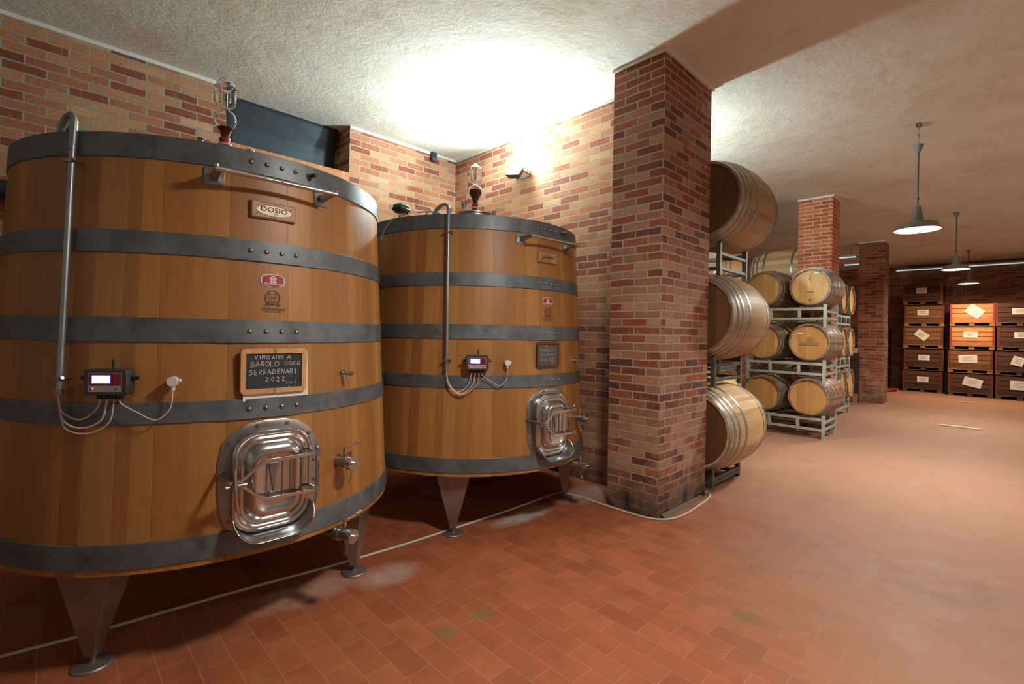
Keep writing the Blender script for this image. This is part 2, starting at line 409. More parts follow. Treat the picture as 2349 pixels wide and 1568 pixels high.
M['burnt'] = plain('burnt_print', srgb(86, 56, 32), .7)
M['badge_red'] = plain('badge_red', srgb(148, 22, 44), .35)
M['badge_white'] = plain('badge_white', srgb(226, 214, 212), .4)
M['stopper'] = plain('red_rubber', srgb(150, 30, 40), .5)
M['shade'] = plain('lamp_shade_enamel', srgb(120, 122, 116), .4)
M['shade_in'] = plain('lamp_shade_inside', srgb(235, 232, 225), .5)
M['lit_w'] = plain('lit_diffuser_neutral', srgb(255, 250, 245), .5, emit=(1, .93, .86, 1), es=7)
M['lit_warm'] = plain('lit_diffuser_warm', srgb(255, 230, 190), .5, emit=(1, .78, .5, 1), es=7)
M['lit_cool'] = plain('lit_bulkhead_glass', srgb(250, 255, 255), .3, emit=(.86, .98, 1, 1), es=30)
M['lit_tube'] = plain('fluorescent_tube', srgb(230, 255, 255), .3, emit=(.72, 1, .98, 1), es=.45)
M['red_paint'] = plain('red_paint', srgb(158, 52, 34), .5)
M['crate_post'] = plain('red_steel_post', srgb(104, 50, 42), .6, .2)
M['crate_post_lit'] = plain('lit_red_steel_post', srgb(150, 48, 50), .55, .2)  # post red with the lamplight painted in, for the lit crates
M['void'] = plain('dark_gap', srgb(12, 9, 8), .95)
M['dark_brown_wood'] = plain('dark_post_wood', srgb(60, 38, 24), .8)  # dark brown wood of the upright pallet
M['board'] = plain('pale_board', srgb(206, 190, 170), .5)
def glass(name, c, rough=0.0, ior=1.42):
    t = NT(name); return t.set(c, rough, 0, Transmission_Weight=1.0, IOR=ior)
M['glass'] = glass('clear_glass', (1, 1, 1, 1), 0, 1.18)
M['wine'] = plain('red_wine', srgb(84, 8, 22), .05)

# ------------------------------------------------------------------ the room
XW, YW = 4.30, 5.62                       # back wall of the tank bay, left wall
def struct(o): o['kind'] = 'structure'; return o
m = MB(); m.bx(-4.2, 21.3, -6.3, 6.4, -.2, 0); fo = m.build('floor', M['floor'], swap=True); struct(fo)
m = MB(); m.bx(-4.2, 21.3, -6.3, 6.4, H, H+.2); struct(m.build('ceiling', M['ceiling']))
NX0, NX1, NZ = 1.33, 2.665, 3.535
m = MB(); m.bx(-4.2, NX0, YW, YW+.5, 0, H); m.bx(NX1, 21.3, YW, YW+.5, 0, H); m.bx(NX0, NX1, YW, YW+.5, 0, NZ-.115); m.bx(NX0, NX1, YW+.36, YW+.5, NZ-.115, H)
struct(m.build('wall_left', M['brick']))
m = MB(); m.bx(NX0, NX1, YW-.006, YW+.36, NZ-.115, NZ); struct(m.build('trim_1', M['soldier']))['label'] = 'row of bricks on edge forming the sill of the recess'
m = MB(); m.bx(XW, 4.81, 2.60, YW, 0, H); struct(m.build('wall_back', M['brick']))
m = MB(); m.bx(20.75, 21.2, -6.3, YW, 0, H); struct(m.build('wall_far', M['brick_far']))
m = MB(); m.bx(-4.2, 21.3, -6.3, -6.0, 0, H); struct(m.build('wall_right', M['plaster']))
m = MB(); m.bx(-4.2, -4.0, -6.0, YW, 0, H); struct(m.build('wall_rear', M['plaster']))
m = MB(); m.bx(-4, NX0, YW-.012, YW+.01, H-.035, H+.0); m.bx(NX1, XW, YW-.012, YW+.01, H-.03, H)
struct(m.build('trim_2', M['plaster']))['label'] = 'white plaster strip along the top of the left wall'
m = MB(); m.bx(XW-.012, XW+.01, 2.6, YW, H-.03, H); struct(m.build('trim_3', M['plaster']))['label'] = 'white plaster strip along the top of the back wall'

def pillar(x0, x1, y0, y1, mat, label, joint=None, cap=.03):
    t = empty('brick_pillar', ((x0+x1)/2, (y0+y1)/2, 0), 0, label, 'pillar')
    cx, cy = (x0+x1)/2, (y0+y1)/2
    m = MB()
    if joint:
        m.bx(x0-cx, joint-.006-cx, y0-cy, y1-cy, 0, H-cap); m.bx(joint+.006-cx, x1-cx, y0+.004-cy, y1-cy, 0, H-cap); 
    else: m.bx(x0-cx, x1-cx, y0-cy, y1-cy, 0, H-cap)
    o = m.build('shaft', mat, t)
    if joint:
        mj = MB(); mj.bx(joint-.008-cx, joint+.008-cx, y0+.012-cy, y1-.01-cy, 0, H-cap); mj.build('joint_gap', M['void'], t)
    for l in o.data.uv_layers[0].data: l.uv = (l.uv[0]+x0*1.37+.03, l.uv[1])
    m = MB(); m.bx(x0-.02-cx, x1+.02-cx, y0-.02-cy, y1+.01-cy, H-cap, H)
    m.build('plaster_collar', M['plaster'], t)
    if joint:
        m = MB(); m.grid([[(k*.1-.42, -.265-.001-d, z) for k in range(9)] for d, z in ((.03, .0), (.026, .010), (.004, .030), (0, .034))]); m.build('cement_fillet', M['cement'], t)
    return t
pillar(3.858, 4.814, 2.074, 2.60, M['brick_dark'], 'large weathered red-brown brick pillar in front of the nearest barrels', 4.3065)
pillar(9.80, 10.32, 2.074, 2.603, M['brick_orange'], 'bright orange brick pillar rising behind the barrel rack', None)
pillar(15.12, 15.75, 2.074, 2.603, M['brick_far'], 'far brick pillar with pale patches between barrels and crates', None)

# recess lining and small wall fittings
m = MB(); rows = []
for i in range(15):
    t_ = i/14; z = NZ + (H-NZ)*t_
    y = YW+.33 - .02*math.sin(t_*PI) - (.10*max(0, t_-.52)/.48)
    rows.append([(NX0+.002+(NX1-NX0-.05)*k/8, y + .004*math.sin(k*2.1+i), z) for k in range(9)])
m.grid(rows); tag(m.build('metal_sheet', M['sheet'], solid=.004), 'blue-black metal sheet lining the recess high in the brick wall', 'sheet')
t = empty('junction_box', (3.886, YW, 3.99), 0, 'small dark box on brick wall under the ceiling near the corner', 'box')
m = MB(); m.box((0, -.03, .06), (.075, .06, .12)); m.build('housing', M['charcoal'], t, bevel=.006)
m = MB(); m.box((0, -.064, .075), (.05, .012, .05)); m.build('cover', M['black'], t, bevel=.003)
m = MB(); m.tube([(-3.9, 5.50, 2.66), (-1, 5.50, 2.655), (.25, 5.50, 2.65)], .085, 20)
po = m.build('pipe', M['black']); tag(po, 'thick black pipe along the wall behind the big left tank', 'pipe')

# ------------------------------------------------------------------ wine tanks
R0, KT = 1.1122, .0509
def PT(phi, z, off=0):
    r = R0 - KT*z + off; a = math.radians(phi); return Vector((r*math.cos(a), r*math.sin(a), z))
def surf(phi0, z0, off=.0015, k=1, ky=None):
    """map flat artwork x,y (metres) onto the staves"""
    def f(x, y, lay):
        z = z0 + y*(ky or k); r = R0 - KT*z; return PT(phi0 + math.degrees(x*k/r), z, off + lay)
    return f
def radial(phi, z, off=0):
    """frame: X = tangent to the right, Y = inward, Z = up"""
    a = math.radians(phi); rad = Vector((math.cos(a), math.sin(a), 0)); tan = Vector((-math.sin(a), math.cos(a), 0)); p = PT(phi, z, off)
    return Matrix(((tan.x, -rad.x, 0, p.x), (tan.y, -rad.y, 0, p.y), (0, 0, 1, p.z), (0, 0, 0, 1)))
HOOPS = [(2.383, 2.497), (1.939, 2.043), (1.529, 1.643), (1.156, 1.253), (.518, .629)]

def valve(t, phi, z, low=False):
    Mx = radial(phi, z)
    o = MB(); L0 = .28 if low else .0
    o.cyl((0, L0, 0), (0, -.085, 0), .031, 20, Mx); o.cyl((0, -.004 if not low else .02, 0), (0, -.016 if not low else .005, 0), .040 if low else .032, 20, Mx)
    if low: o.cyl((0, -.01, 0), (0, -.022, 0), .040, 20, Mx)
    v = o.build('drain_valve', M['steel_brushed'], t)
    o = MB(); o.cyl((0, -.082, 0), (0, -.118, 0), .039, 20, Mx); o.cyl((0, -.118, 0), (0, -.130, 0), .010, 10, Mx); o.box((.0, -.124, 0), (.05, .006, .006), Mx)
    o.build('cap', M['steel'], v)
    o = MB(); o.cyl((0, -.05, .0), (0, -.05, .085), .012, 12, Mx); o.tube([(0, -.05, .078), (.045, -.06, .086), (.075, -.065, .096)], .0045, 8, Mx); o.tube([(.07, -.064, .094), (.105, -.072, .105)], .0085, 10, Mx)
    o.build('lever', M['steel'], v)
    o = MB(); pts = []
    for i in range(13):
        u = i/12; pts.append((-.012+.03*u, -.115+.075*u, -.035 - .085*math.sin(u*PI)))
    o.tube(pts, .0018, 5, Mx); o.build('chain', M['rivet'], v)
    return v

def manhole(t):
    outline = [(-103.1, .954), (-102.2, 1.046), (-99.8, 1.098), (-97.0, 1.129), (-92.18, 1.143), (-87, 1.142), (-83.4, 1.125), (-80.2, 1.083), (-78.0, 1.02), (-77.1, .95), (-77.0, .847), (-77.2, .745), (-78.2, .66), (-80.5, .615), (-84, .60), (-90, .60), (-96, .61), (-99, .612), (-101.3, .645), (-102.6, .713), (-103.1, .828)]
    o = MB(); rows = []; cphi, cz = -90, .868
    fine = []
    for i in range(len(outline)):
        a, b = outline[i], outline[(i+1) % len(outline)]
        for k in range(3): fine.append((a[0]+(b[0]-a[0])*k/3, a[1]+(b[1]-a[1])*k/3))
    for sc_, off in ((1, 0), (1, .007), (.985, .0095), (.9, .0095), (.8, .0095), (.7, .0095), (.6, .0095)):
        rows.append([PT(cphi+(p-cphi)*sc_, cz+(z-cz)*sc_, off) for p, z in fine])
    o.grid(rows, True); fr = o.build('manhole_frame', M['steel_brushed'], t)
    for p, z in [(-94.1, 1.119), (-86.5, 1.117), (-80.3, 1.05), (-78.6, .903), (-78.67, .799), (-100.64, 1.045), (-101.8, .908), (-101.8, .807), (-100.6, .669), (-98.4, .638)]:
        o = MB(); Mx = radial(p, z, .008); o.cyl((0, 0, 0), (0, -.008, 0), .0105, 6, Mx); o.cyl((0, -.008, 0), (0, -.012, 0), .006, 8, Mx); o.build('bolt', M['rivet'], fr)
    # pressed door, lofted from rounded rectangles
    o = MB(); rows = []
    for hw, hh, r, y in ((.176, .232, .105, -1.03), (.176, .232, .105, -1.085), (.184, .242, .112, -1.089), (.187, .245, .114, -1.096), (.184, .242, .112, -1.103), (.174, .231, .105, -1.106), (.170, .227, .102, -1.103), (.160, .218, .098, -1.103), (.155, .213, .094, -1.109), (.148, .206, .09, -1.112), (.141, .199, .085, -1.109), (.136, .194, .083, -1.109), (.131, .188, .08, -1.125), (.122, .178, .074, -1.140), (.108, .163, .066, -1.150), (.094, .148, .056, -1.153), (.084, .137, .05, -1.150), (.078, .131, .046, -1.146), (.05, .1, .03, -1.146), (.012, .05, .01, -1.146)):
        rows.append([(x, y, z) for x, z in rrect(hw, hh, r, 8, -.009, .852)])
    V = o.grid(rows, True); o.face(V[-1])
    door = o.build('manhole_door', M['steel'], t, angle=50)
    o = MB()
    for x in (-.055, -.02, .018, .055): o.bx(x-.003, x+.003, -1.152, -1.144, .775, .945)
    o.prism([(-.048, .945), (-.004, .945), (-.026, .80)], -1.156, -1.146)
    o.prism([(-.052, .782), (-.008, .782), (-.016, .808), (-.044, .808)], -1.156, -1.146)
    o.build('rib', M['steel_brushed'], door, bevel=.001)
    def bar(pts, wz, ty, name, par, mat='steel'):
        o = MB(); rows = []
        for x, y, z in pts: rows.append([(x, y-ty/2, z-wz/2), (x, y+ty/2, z-wz/2), (x, y+ty/2, z+wz/2), (x, y-ty/2, z+wz/2)])
        V = o.grid(rows, True); o.face(V[0]); o.face(V[-1]); return o.build(name, M[mat], par, bevel=.001)
    bar([(.196, -1.165, .964), (.10, -1.178, .966), (-.03, -1.188, .969), (-.075, -1.19, .969), (-.10, -1.19, .955), (-.165, -1.19, .903), (-.185, -1.19, .893), (-.232, -1.19, .891)], .016, .012, 'clamp_bar', door)
    bar([(.196, -1.165, .776), (.10, -1.178, .778), (-.03, -1.188, .786), (-.075, -1.19, .786), (-.10, -1.19, .800), (-.155, -1.19, .850), (-.175, -1.19, .870), (-.2, -1.19, .876)], .016, .012, 'clamp_bar', door)
    o = MB(); o.cyl((.180, -1.165, .985), (.180, -1.165, .725), .005, 10)
    for z in (.964, .776):
        o.bx(.15, .195, -1.175, -1.155, z-.014, z+.014); o.tube([(.165, -1.03, z+.012), (.165, -1.10, z+.014), (.178, -1.165, z+.006)], .008, 8)
    o.lathe([(0, .982), (.008, .984), (.0115, .992), (.008, 1.001), (0, 1.003)], 12, Matrix.Translation((.180, -1.165, 0)))
    o.build('hinge', M['steel_brushed'], door)
    o = MB(); o.tube([(-.243, -1.03, .905), (-.24, -1.12, .90), (-.235, -1.19, .893)], .009, 10); o.cyl((-.245, -1.19, .872), (-.155, -1.19, .874), .011, 12)
    o.lathe([(0, -.016), (.016, -.014), (.016, .014), (0, .016)], 14, Matrix.Translation((-.21, -1.2, .87)))
    o.build('clamp_screw', M['steel_brushed'], door)
    o = MB(); o.tube([(-.212, -1.205, .945), (-.208, -1.207, .87), (-.200, -1.205, .80)], .0055, 10); o.tube([(-.203, -1.206, .81), (-.196, -1.204, .762)], .008, 10); o.cyl((-.212, -1.205, .94), (-.213, -1.205, .955), .009, 10)
    o.build('clamp_handle', M['steel'], door)
    # spout tray under the door
    o = MB(); rows = []
    rr = [p for p in rrect(.184, .240, .115, 10, -.009, .852) if p[1] < .74]
    rr.sort(key=lambda p: p[0]); n = len(rr)
    lim = [(rr[0][0], .74)] + rr + [(rr[-1][0], .74)]
    for sx, dz, y in ((.985, 0.0, -1.03), (.995, -.008, -1.08), (1.0, -.018, -1.13), (1.01, -.026, -1.17), (1.015, -.028, -1.185), (1.02, -.026, -1.1905)):
        rows.append([(-.009+(x+.009)*sx, y + (.06*max(0, (z-.66)/.08) if y < -1.1 else 0), z+dz*1.2) for x, z in lim])
    o.grid(rows); o.build('spout_tray', M['steel'], t, solid=.003, angle=60)

def tank(loc, rz, scale, label, variant):
    t = empty('wine_tank', loc, rz, label, 'wine tank', 'tall oak wine tanks in the bay', scale)
    # staves
    o = MB(); seg = 144
    prof = [(R0-KT*.5-.06, .56), (R0-KT*.5-.06, .492), (R0-KT*.492, .492), (R0-KT*.52, .52)]
    z = .6
    while z < 2.45: prof.append((R0-KT*z, z)); z += .2
    prof += [(R0-KT*2.49, 2.49), (R0-KT*2.49-.055, 2.49), (R0-KT*2.49-.055, 2.43)]
    rows = [[(r*math.cos(2*PI*k/seg), r*math.sin(2*PI*k/seg), zz) for k in range(seg)] for r, zz in prof]
    ofs = .31*variant
    V = o.grid(rows, True, lambda i, k: (2*PI*k/seg*1.05+ofs+8, prof[i][1]))
    o.face(V[0]); o.face(V[-1])
    o.build('staves', M['oak_tank'], t, normals=True)
    for i, (z0, z1) in enumerate(HOOPS):
        o = MB(); rr = lambda z, off: R0-KT*z+off
        o.lathe([(rr(z0, -.002), z0), (rr(z0, .005), z0), (rr(z0, .0065), z0+.002), (rr(z1, .0065), z1-.002), (rr(z1, .005), z1), (rr(z1, -.002), z1)], 144)
        rows = []
        N = 14; pe = -80.6
        for off in (.0062, .0105):
            for zz in (z0+.001, z1-.001) if off > .01 else (z0+.001, z1-.001): pass
        cols = []
        for k in range(N+1):
            ph = -106 + (pe+106)*k/N
            cut = .026 if k == N else 0
            lo = .0105 if k > 1 else (.0062, .0085)[k]
            cols.append([PT(ph, z0+.001+cut, .005), PT(ph, z0+.001+cut, lo), PT(ph, z1-.001-cut, lo), PT(ph, z1-.001-cut, .005)])
        V = o.grid(cols); o.face(V[-1]); o.face(V[0])
        ho = o.build('hoop', M['hoop'], t, angle=30)
        zc = (z0+z1)/2
        for k in range(4):
            ph = -96.2 + k*4.12; o = MB(); Mx = radial(ph, zc, .010) @ Matrix.Rotation(PI/2, 4, 'X')
            o.lathe([(.0125, -.002), (.0125, .002), (.0108, .0055), (.007, .0085), (.003, .0098), (.0004, .010)], 12, Mx); o.build('rivet', M['rivet'], ho, angle=80)
    # legs
    for ax, ay in ((-1, -1), (1, -1), (1, 1), (-1, 1)):
        px, py = .654*ax, .66*ay
        a = math.atan2(py, px); Mx = Matrix.Translation((px, py, 0)) @ Matrix.Rotation(a-PI/2, 4, 'Z')
        o = MB(); rows = []
        for z, w_, d0, d1 in ((.052, .024, -.024, .026), (.11, .036, -.03, .032), (.50, .135, -.10, .075)):
            rows.append([(-w_, d0, z), (w_, d0, z), (w_, d1, z), (-w_, d1, z)])
        V = o.grid(rows, True, None, Mx); o.face(V[0]); o.face(V[-1])
        lg = o.build('leg', M['leg'], t, bevel=.002)
        o = MB(); o.lathe([(0, 0), (.082, 0), (.082, .008), (.076, .014), (.02, .016), (.012, .02), (.012, .06), (0, .06)], 28, Mx)
        o.build('foot_pad', M['leg'], lg)
    # lid, hatch
    hx, hy = ((-.12, -.53) if variant == 1 else (-.36, -.48))
    o = MB(); Mx = Matrix.Translation((hx, hy, 0))
    hr = .11 if variant == 1 else .15
    o.lathe([(hr, 2.43), (hr, 2.57), (hr+.015, 2.575), (hr+.015, 2.585), (hr-.01, 2.592), (0, 2.594)], 36, Mx)
    ht = o.build('hatch', M['steel_brushed'], t)
    for a in (200, 335, 90):
        o = MB(); ca, sa = math.cos(math.radians(a)), math.sin(math.radians(a))
        o.lathe([(.006, 2.57), (.006, 2.60), (.016, 2.602), (.018, 2.606), (.018, 2.622), (.024, 2.626), (.024, 2.632), (0, 2.635)], 14, Matrix.Translation((hx+(hr+.02)*ca, hy+(hr+.02)*sa, 0)))
        o.build('knob', M['steel_brushed'], ht)
    vx, vy, vz = ((-.73, -.24, 2.50) if variant == 1 else (-.85, -.10, 2.515))
    Mx = Matrix.Translation((vx, vy, 0)) @ Matrix.Rotation(math.radians(20), 4, 'Z')
    if variant == 1: vz = 2.49
    o = MB(); o.cyl((0, 0, 2.40), (0, 0, vz+.07), .02, 12, Mx); o.cyl((-.06, 0, vz), (.06, 0, vz), .014, 10, Mx)
    va = o.build('top_valve', M['steel_brushed'], t)
    o = MB(); o.box((0, 0, vz+.09), (.13, .10, .03), Mx); o.box((0, 0, vz+.068), (.10, .07, .02), Mx); o.build('valve_box', M['black'], va, bevel=.008)
    o = MB(); o.box((0, 0, vz+.12), (.115, .09, .03), Mx); o.build('valve_cover', M['green'], va, bevel=.01)
    if variant == 2:
        o = MB(); o.tube([(-.88, -.14, 2.56), (-.95, -.17, 2.52), (-1.05, -.2, 2.40), (-1.09, -.22, 2.3)], .004, 6); o.build('cable', M['conduit'], va)
        o = MB(); o.tube([(-.74, -.32, 2.42), (-.74, -.32, 2.56), (-.72, -.34, 2.575), (-.66, -.40, 2.56)], .009, 8); o.tube([(-.80, -.27, 2.565), (-.72, -.34, 2.572)], .006, 8); o.build('vent_pipe', M['steel_brushed'], t)
    # hand rail
    rl = MB(); rl.tube([(-.29, -1.10, 2.338), (.29, -1.10, 2.338)], .0115, 14); rl.tube([(-.283, -1.10, 2.33), (-.283, -1.10, 2.358)], .009, 10); rl.tube([(.283, -1.10, 2.33), (.283, -1.10, 2.358)], .009, 10)
    ra = rl.build('rail', M['steel'], t)
    for ph, sx in ((-105.3, -1), (-75.0, 1)):
        Mx = radial(ph, 2.333, .001)
        o = MB(); o.box((0, -.003, 0), (.085, .006, .085), Mx)
        for ux in (-.034, .034):
            for uz in (-.034, .034): o.cyl((ux, -.006, uz), (ux, -.009, uz), .005, 6, Mx)
        p = PT(ph, 2.333, .004)
        V = o.grid([[(p.x-.016, p.y, 2.315), (p.x+.016, p.y, 2.315), (p.x+.016, p.y, 2.35), (p.x-.016, p.y, 2.35)], [(.272*sx-.010, -1.095, 2.328), (.272*sx+.010, -1.095, 2.328), (.272*sx+.010, -1.095, 2.348), (.272*sx-.010, -1.095, 2.348)]], True)
        o.face(V[0]); o.face(V[1])
        o.build('bracket', M['steel_brushed'], ra, bevel=.001)
    o = MB(); Mx = radial(-79.2, 2.44, .006); o.cyl((0, 0, 0), (.01, -.055, 0), .011, 12, Mx); o.cyl((0, 0, 0), (0, -.008, 0), .017, 12, Mx); o.build('peg', M['rack_dark'], t)
    # plaque
    o = MB(); Mx = radial(-90.2, 2.204, .002)
    pr = 0.007
    o.grid([[(sx*(.108-b), y, sz*(.043-b)) for sx, sz in ((-1, -1), (1, -1), (1, 1), (-1, 1))] for b, y in ((0, .012), (0, -.010), (.006, -.016), (.05, -.016))], True, None, Mx)
    pq = o.build('plaque', M['wood_plaque'], t)
    def on(x, y, lay): return Mx @ Vector((x, -.0165-lay, y))
    if variant == 1:
        Flat().oval(0, 0, .087, .0275).build('oval_inlay', M['cream'], on, pq, 'cream oval inlay')
        f = Flat().text('DOSIO', .034, 0, -.006, bold=.0004, xs=1.25, lay=.001); f.text('TI   SO MI', .009, 0, -.019, lay=.001); f.ring(0, 0, .087, .0275, .0012, lay=.0012)
        f.build('lettering', M['burnt'], on, pq)
    else:
        f = Flat().text('DOSIO', .026, 0, -.001, bold=.0003, xs=1.25); f.ring(0, -.004, .075, .023, .0016, a0=150, a1=400); f.text('SO MI', .008, .02, -.014)
        f.build('lettering', M['burnt'], on, pq)
    # red badge
    f = Flat(); bx_ = []
    def bs(k): return [(x*k, y*k) for x, y in ((-.035, -.009), (-.031, -.0165), (-.018, -.0215), (0, -.0235), (.018, -.0215), (.031, -.0165), (.035, -.009), (.035, .009), (.031, .0165), (.018, .0215), (0, .0235), (-.018, .0215), (-.031, .0165), (-.035, .009))]
    f.poly(bs(1.0), .002); f.build('badge', M['badge_white'], surf(-90.2, 1.847, k=1.62, ky=1.42), t)
    f = Flat().poly(bs(.92), .003); f.build('badge_field', M['badge_red'], surf(-90.2, 1.847, k=1.62, ky=1.42), t)
    f = Flat().ring(0, .006, .0095, .0105, .002, .004); f.rect(-.008, .0035, .008, .0045, .004).rect(-.008, .007, .008, .008, .004)
    for x in (-.006, -.003, 0, .003, .006): f.rect(x-.0006, -.001, x+.0006, .013, .004)
    f.poly([(-.010, -.007), (.010, -.007), (.008, -.003), (-.008, -.003)], .004)
    f.text('Garbellotto', .0115, 0, -.0145, shear=.3, bold=.0002, lay=.0042)
    f.build('badge_emblem', M['badge_white'], surf(-90.2, 1.847, k=1.62, ky=1.42), t)
    # burnt-in emblem
    f = Flat(); cy = .026
    f.ring(0, cy, .0255, .0275, .0032)
    for k in range(-5, 6):
        x = k*.0038
        if abs(k) > 1: f.rect(x-.0005, cy+.007, x+.0005, cy+math.sqrt(max(.0001, 1-(x/.0235)**2))*.0235)
        f.rect(x-.0005, cy-math.sqrt(max(.0001, 1-(x/.0235)**2))*.0235, x+.0005, cy-.008)
    f.text('DAL', .006, 0, cy+.011, bold=.0001); f.text('1775', .0135, 0, cy-.0045, bold=.0004)
    f.oval(-.0205, cy, .0022, .0055); f.oval(.0205, cy, .0022, .0055)
    f.ring(0, cy-.014, .005, .005, .0012, a0=0, a1=180); f.rect(-.005, cy-.023, .005, cy-.0215); f.rect(-.005, cy-.022, -.0042, cy-.014).rect(.0042, cy-.022, .005, cy-.014)
    for sx in (-1, 1):
        for a, l in ((200, .013), (240, .012), (280, .012), (320, .010), (165, .010)):
            ar = math.radians(a); x0, y0 = .014, cy-.0235
            x1, y1 = x0-math.cos(ar)*l*-1, y0+math.sin(ar)*l*.8
            x1 = x0 + abs(math.cos(ar))*l*(1 if a != 280 else -.3); n_ = .0028
            f.poly([(sx*x0, y0), (sx*(x0+x1)/2+n_*.6, (y0+y1)/2+n_), (sx*x1, y1), (sx*(x0+x1)/2-n_*.6, (y0+y1)/2-n_)])
    f.build('brand_emblem', M['burnt'], surf(-90.3, 1.7215, k=1.5, ky=1.42), t)
    f = Flat().text('Garbellotto', .0185, 0, 0, shear=.35, bold=.0003); f.text("L'ARTE DEL BOTTAIO", .0062, 0, -.0075, bold=.00015, xs=1.1); f.rect(-.03, .0125, -.018, .0134)
    f.build('brand_lettering', M['burnt'], surf(-90.3, 1.694, k=1.35, ky=1.25), t)
    manhole(t)
    valve(t, -69.7, .856); valve(t, -70.3, .455, True)
    # sampling tap
    Mx = radial(-67.5, 1.352)
    o = MB(); o.cyl((0, 0, 0), (0, -.006, 0), .019, 16, Mx); o.cyl((0, 0, 0), (0, -.07, 0), .009, 12, Mx); o.cyl((0, -.062, 0), (0, -.078, 0), .013, 12, Mx); o.cyl((0, -.045, 0), (0, -.045, -.035), .006, 10, Mx); o.cyl((0, -.03, 0), (0, -.03, .022), .006, 8, Mx); o.cyl((-.012, -.03, .02), (.012, -.03, .02), .004, 8, Mx)
    o.build('sampling_tap', M['steel'], t)
    # conduit
    o = MB(); pts = [PT(-137.4, 1.30, .03)]
    for k in range(1, 7): pts.append(PT(-137.4-1.2*k/6, 1.30+1.20*k/6, .03))
    q0 = PT(-138.6, 2.53, .03); pts += [q0, q0+Vector((-.003, .01, .025)), q0+Vector((-.008, .03, .040)), q0+Vector((-.018, .06, .038)), q0+Vector((-.035, .11, .008)), q0+Vector((-.045, .14, -.03))]
    o.tube(pts, .0135, 14); o.tube([PT(-137.4, 1.295, .03), PT(-137.4, 1.31, .03)], .018, 14); o.tube([PT(-138.55, 2.40, .03), PT(-138.6, 2.535, .028)], .0155, 14); o.tube([q0+Vector((-.02, .065, .036)), q0+Vector((-.038, .12, .0))], .0165, 12)
    co = o.build('conduit', M['conduit'], t, angle=60)
    for z in (2.345, 1.365):
        Mx = radial(-137.5-1.2*(z-1.3)/1.2, z); o = MB(); o.box((0, -.045, 0), (.05, .003, .012), Mx); o.cyl((.027, 0, 0), (.027, -.05, 0), .005, 8, Mx); o.cyl((-.024, 0, 0), (-.024, -.05, 0), .005, 8, Mx); o.tube([(.024, -.045, 0), (.036, -.05, .004)], .007, 8, Mx)
        o.build('clamp', M['rivet'], co)
    # sensor
    Mx = radial(-112.7, 1.352); s_ = MB(); s_.cyl((0, 0, 0), (0, -.03, 0), .010, 12, Mx); s_.cyl((0, -.02, 0), (0, -.058, 0), .0225, 24, Mx); s_.cyl((0, -.04, -.018), (0, -.04, -.042), .009, 10, Mx); s_.cyl((.024, -.04, .004), (.03, -.045, .006), .008, 8, Mx)
    s_.build('sensor', M['white_plastic'], t, bevel=.002)
    return t

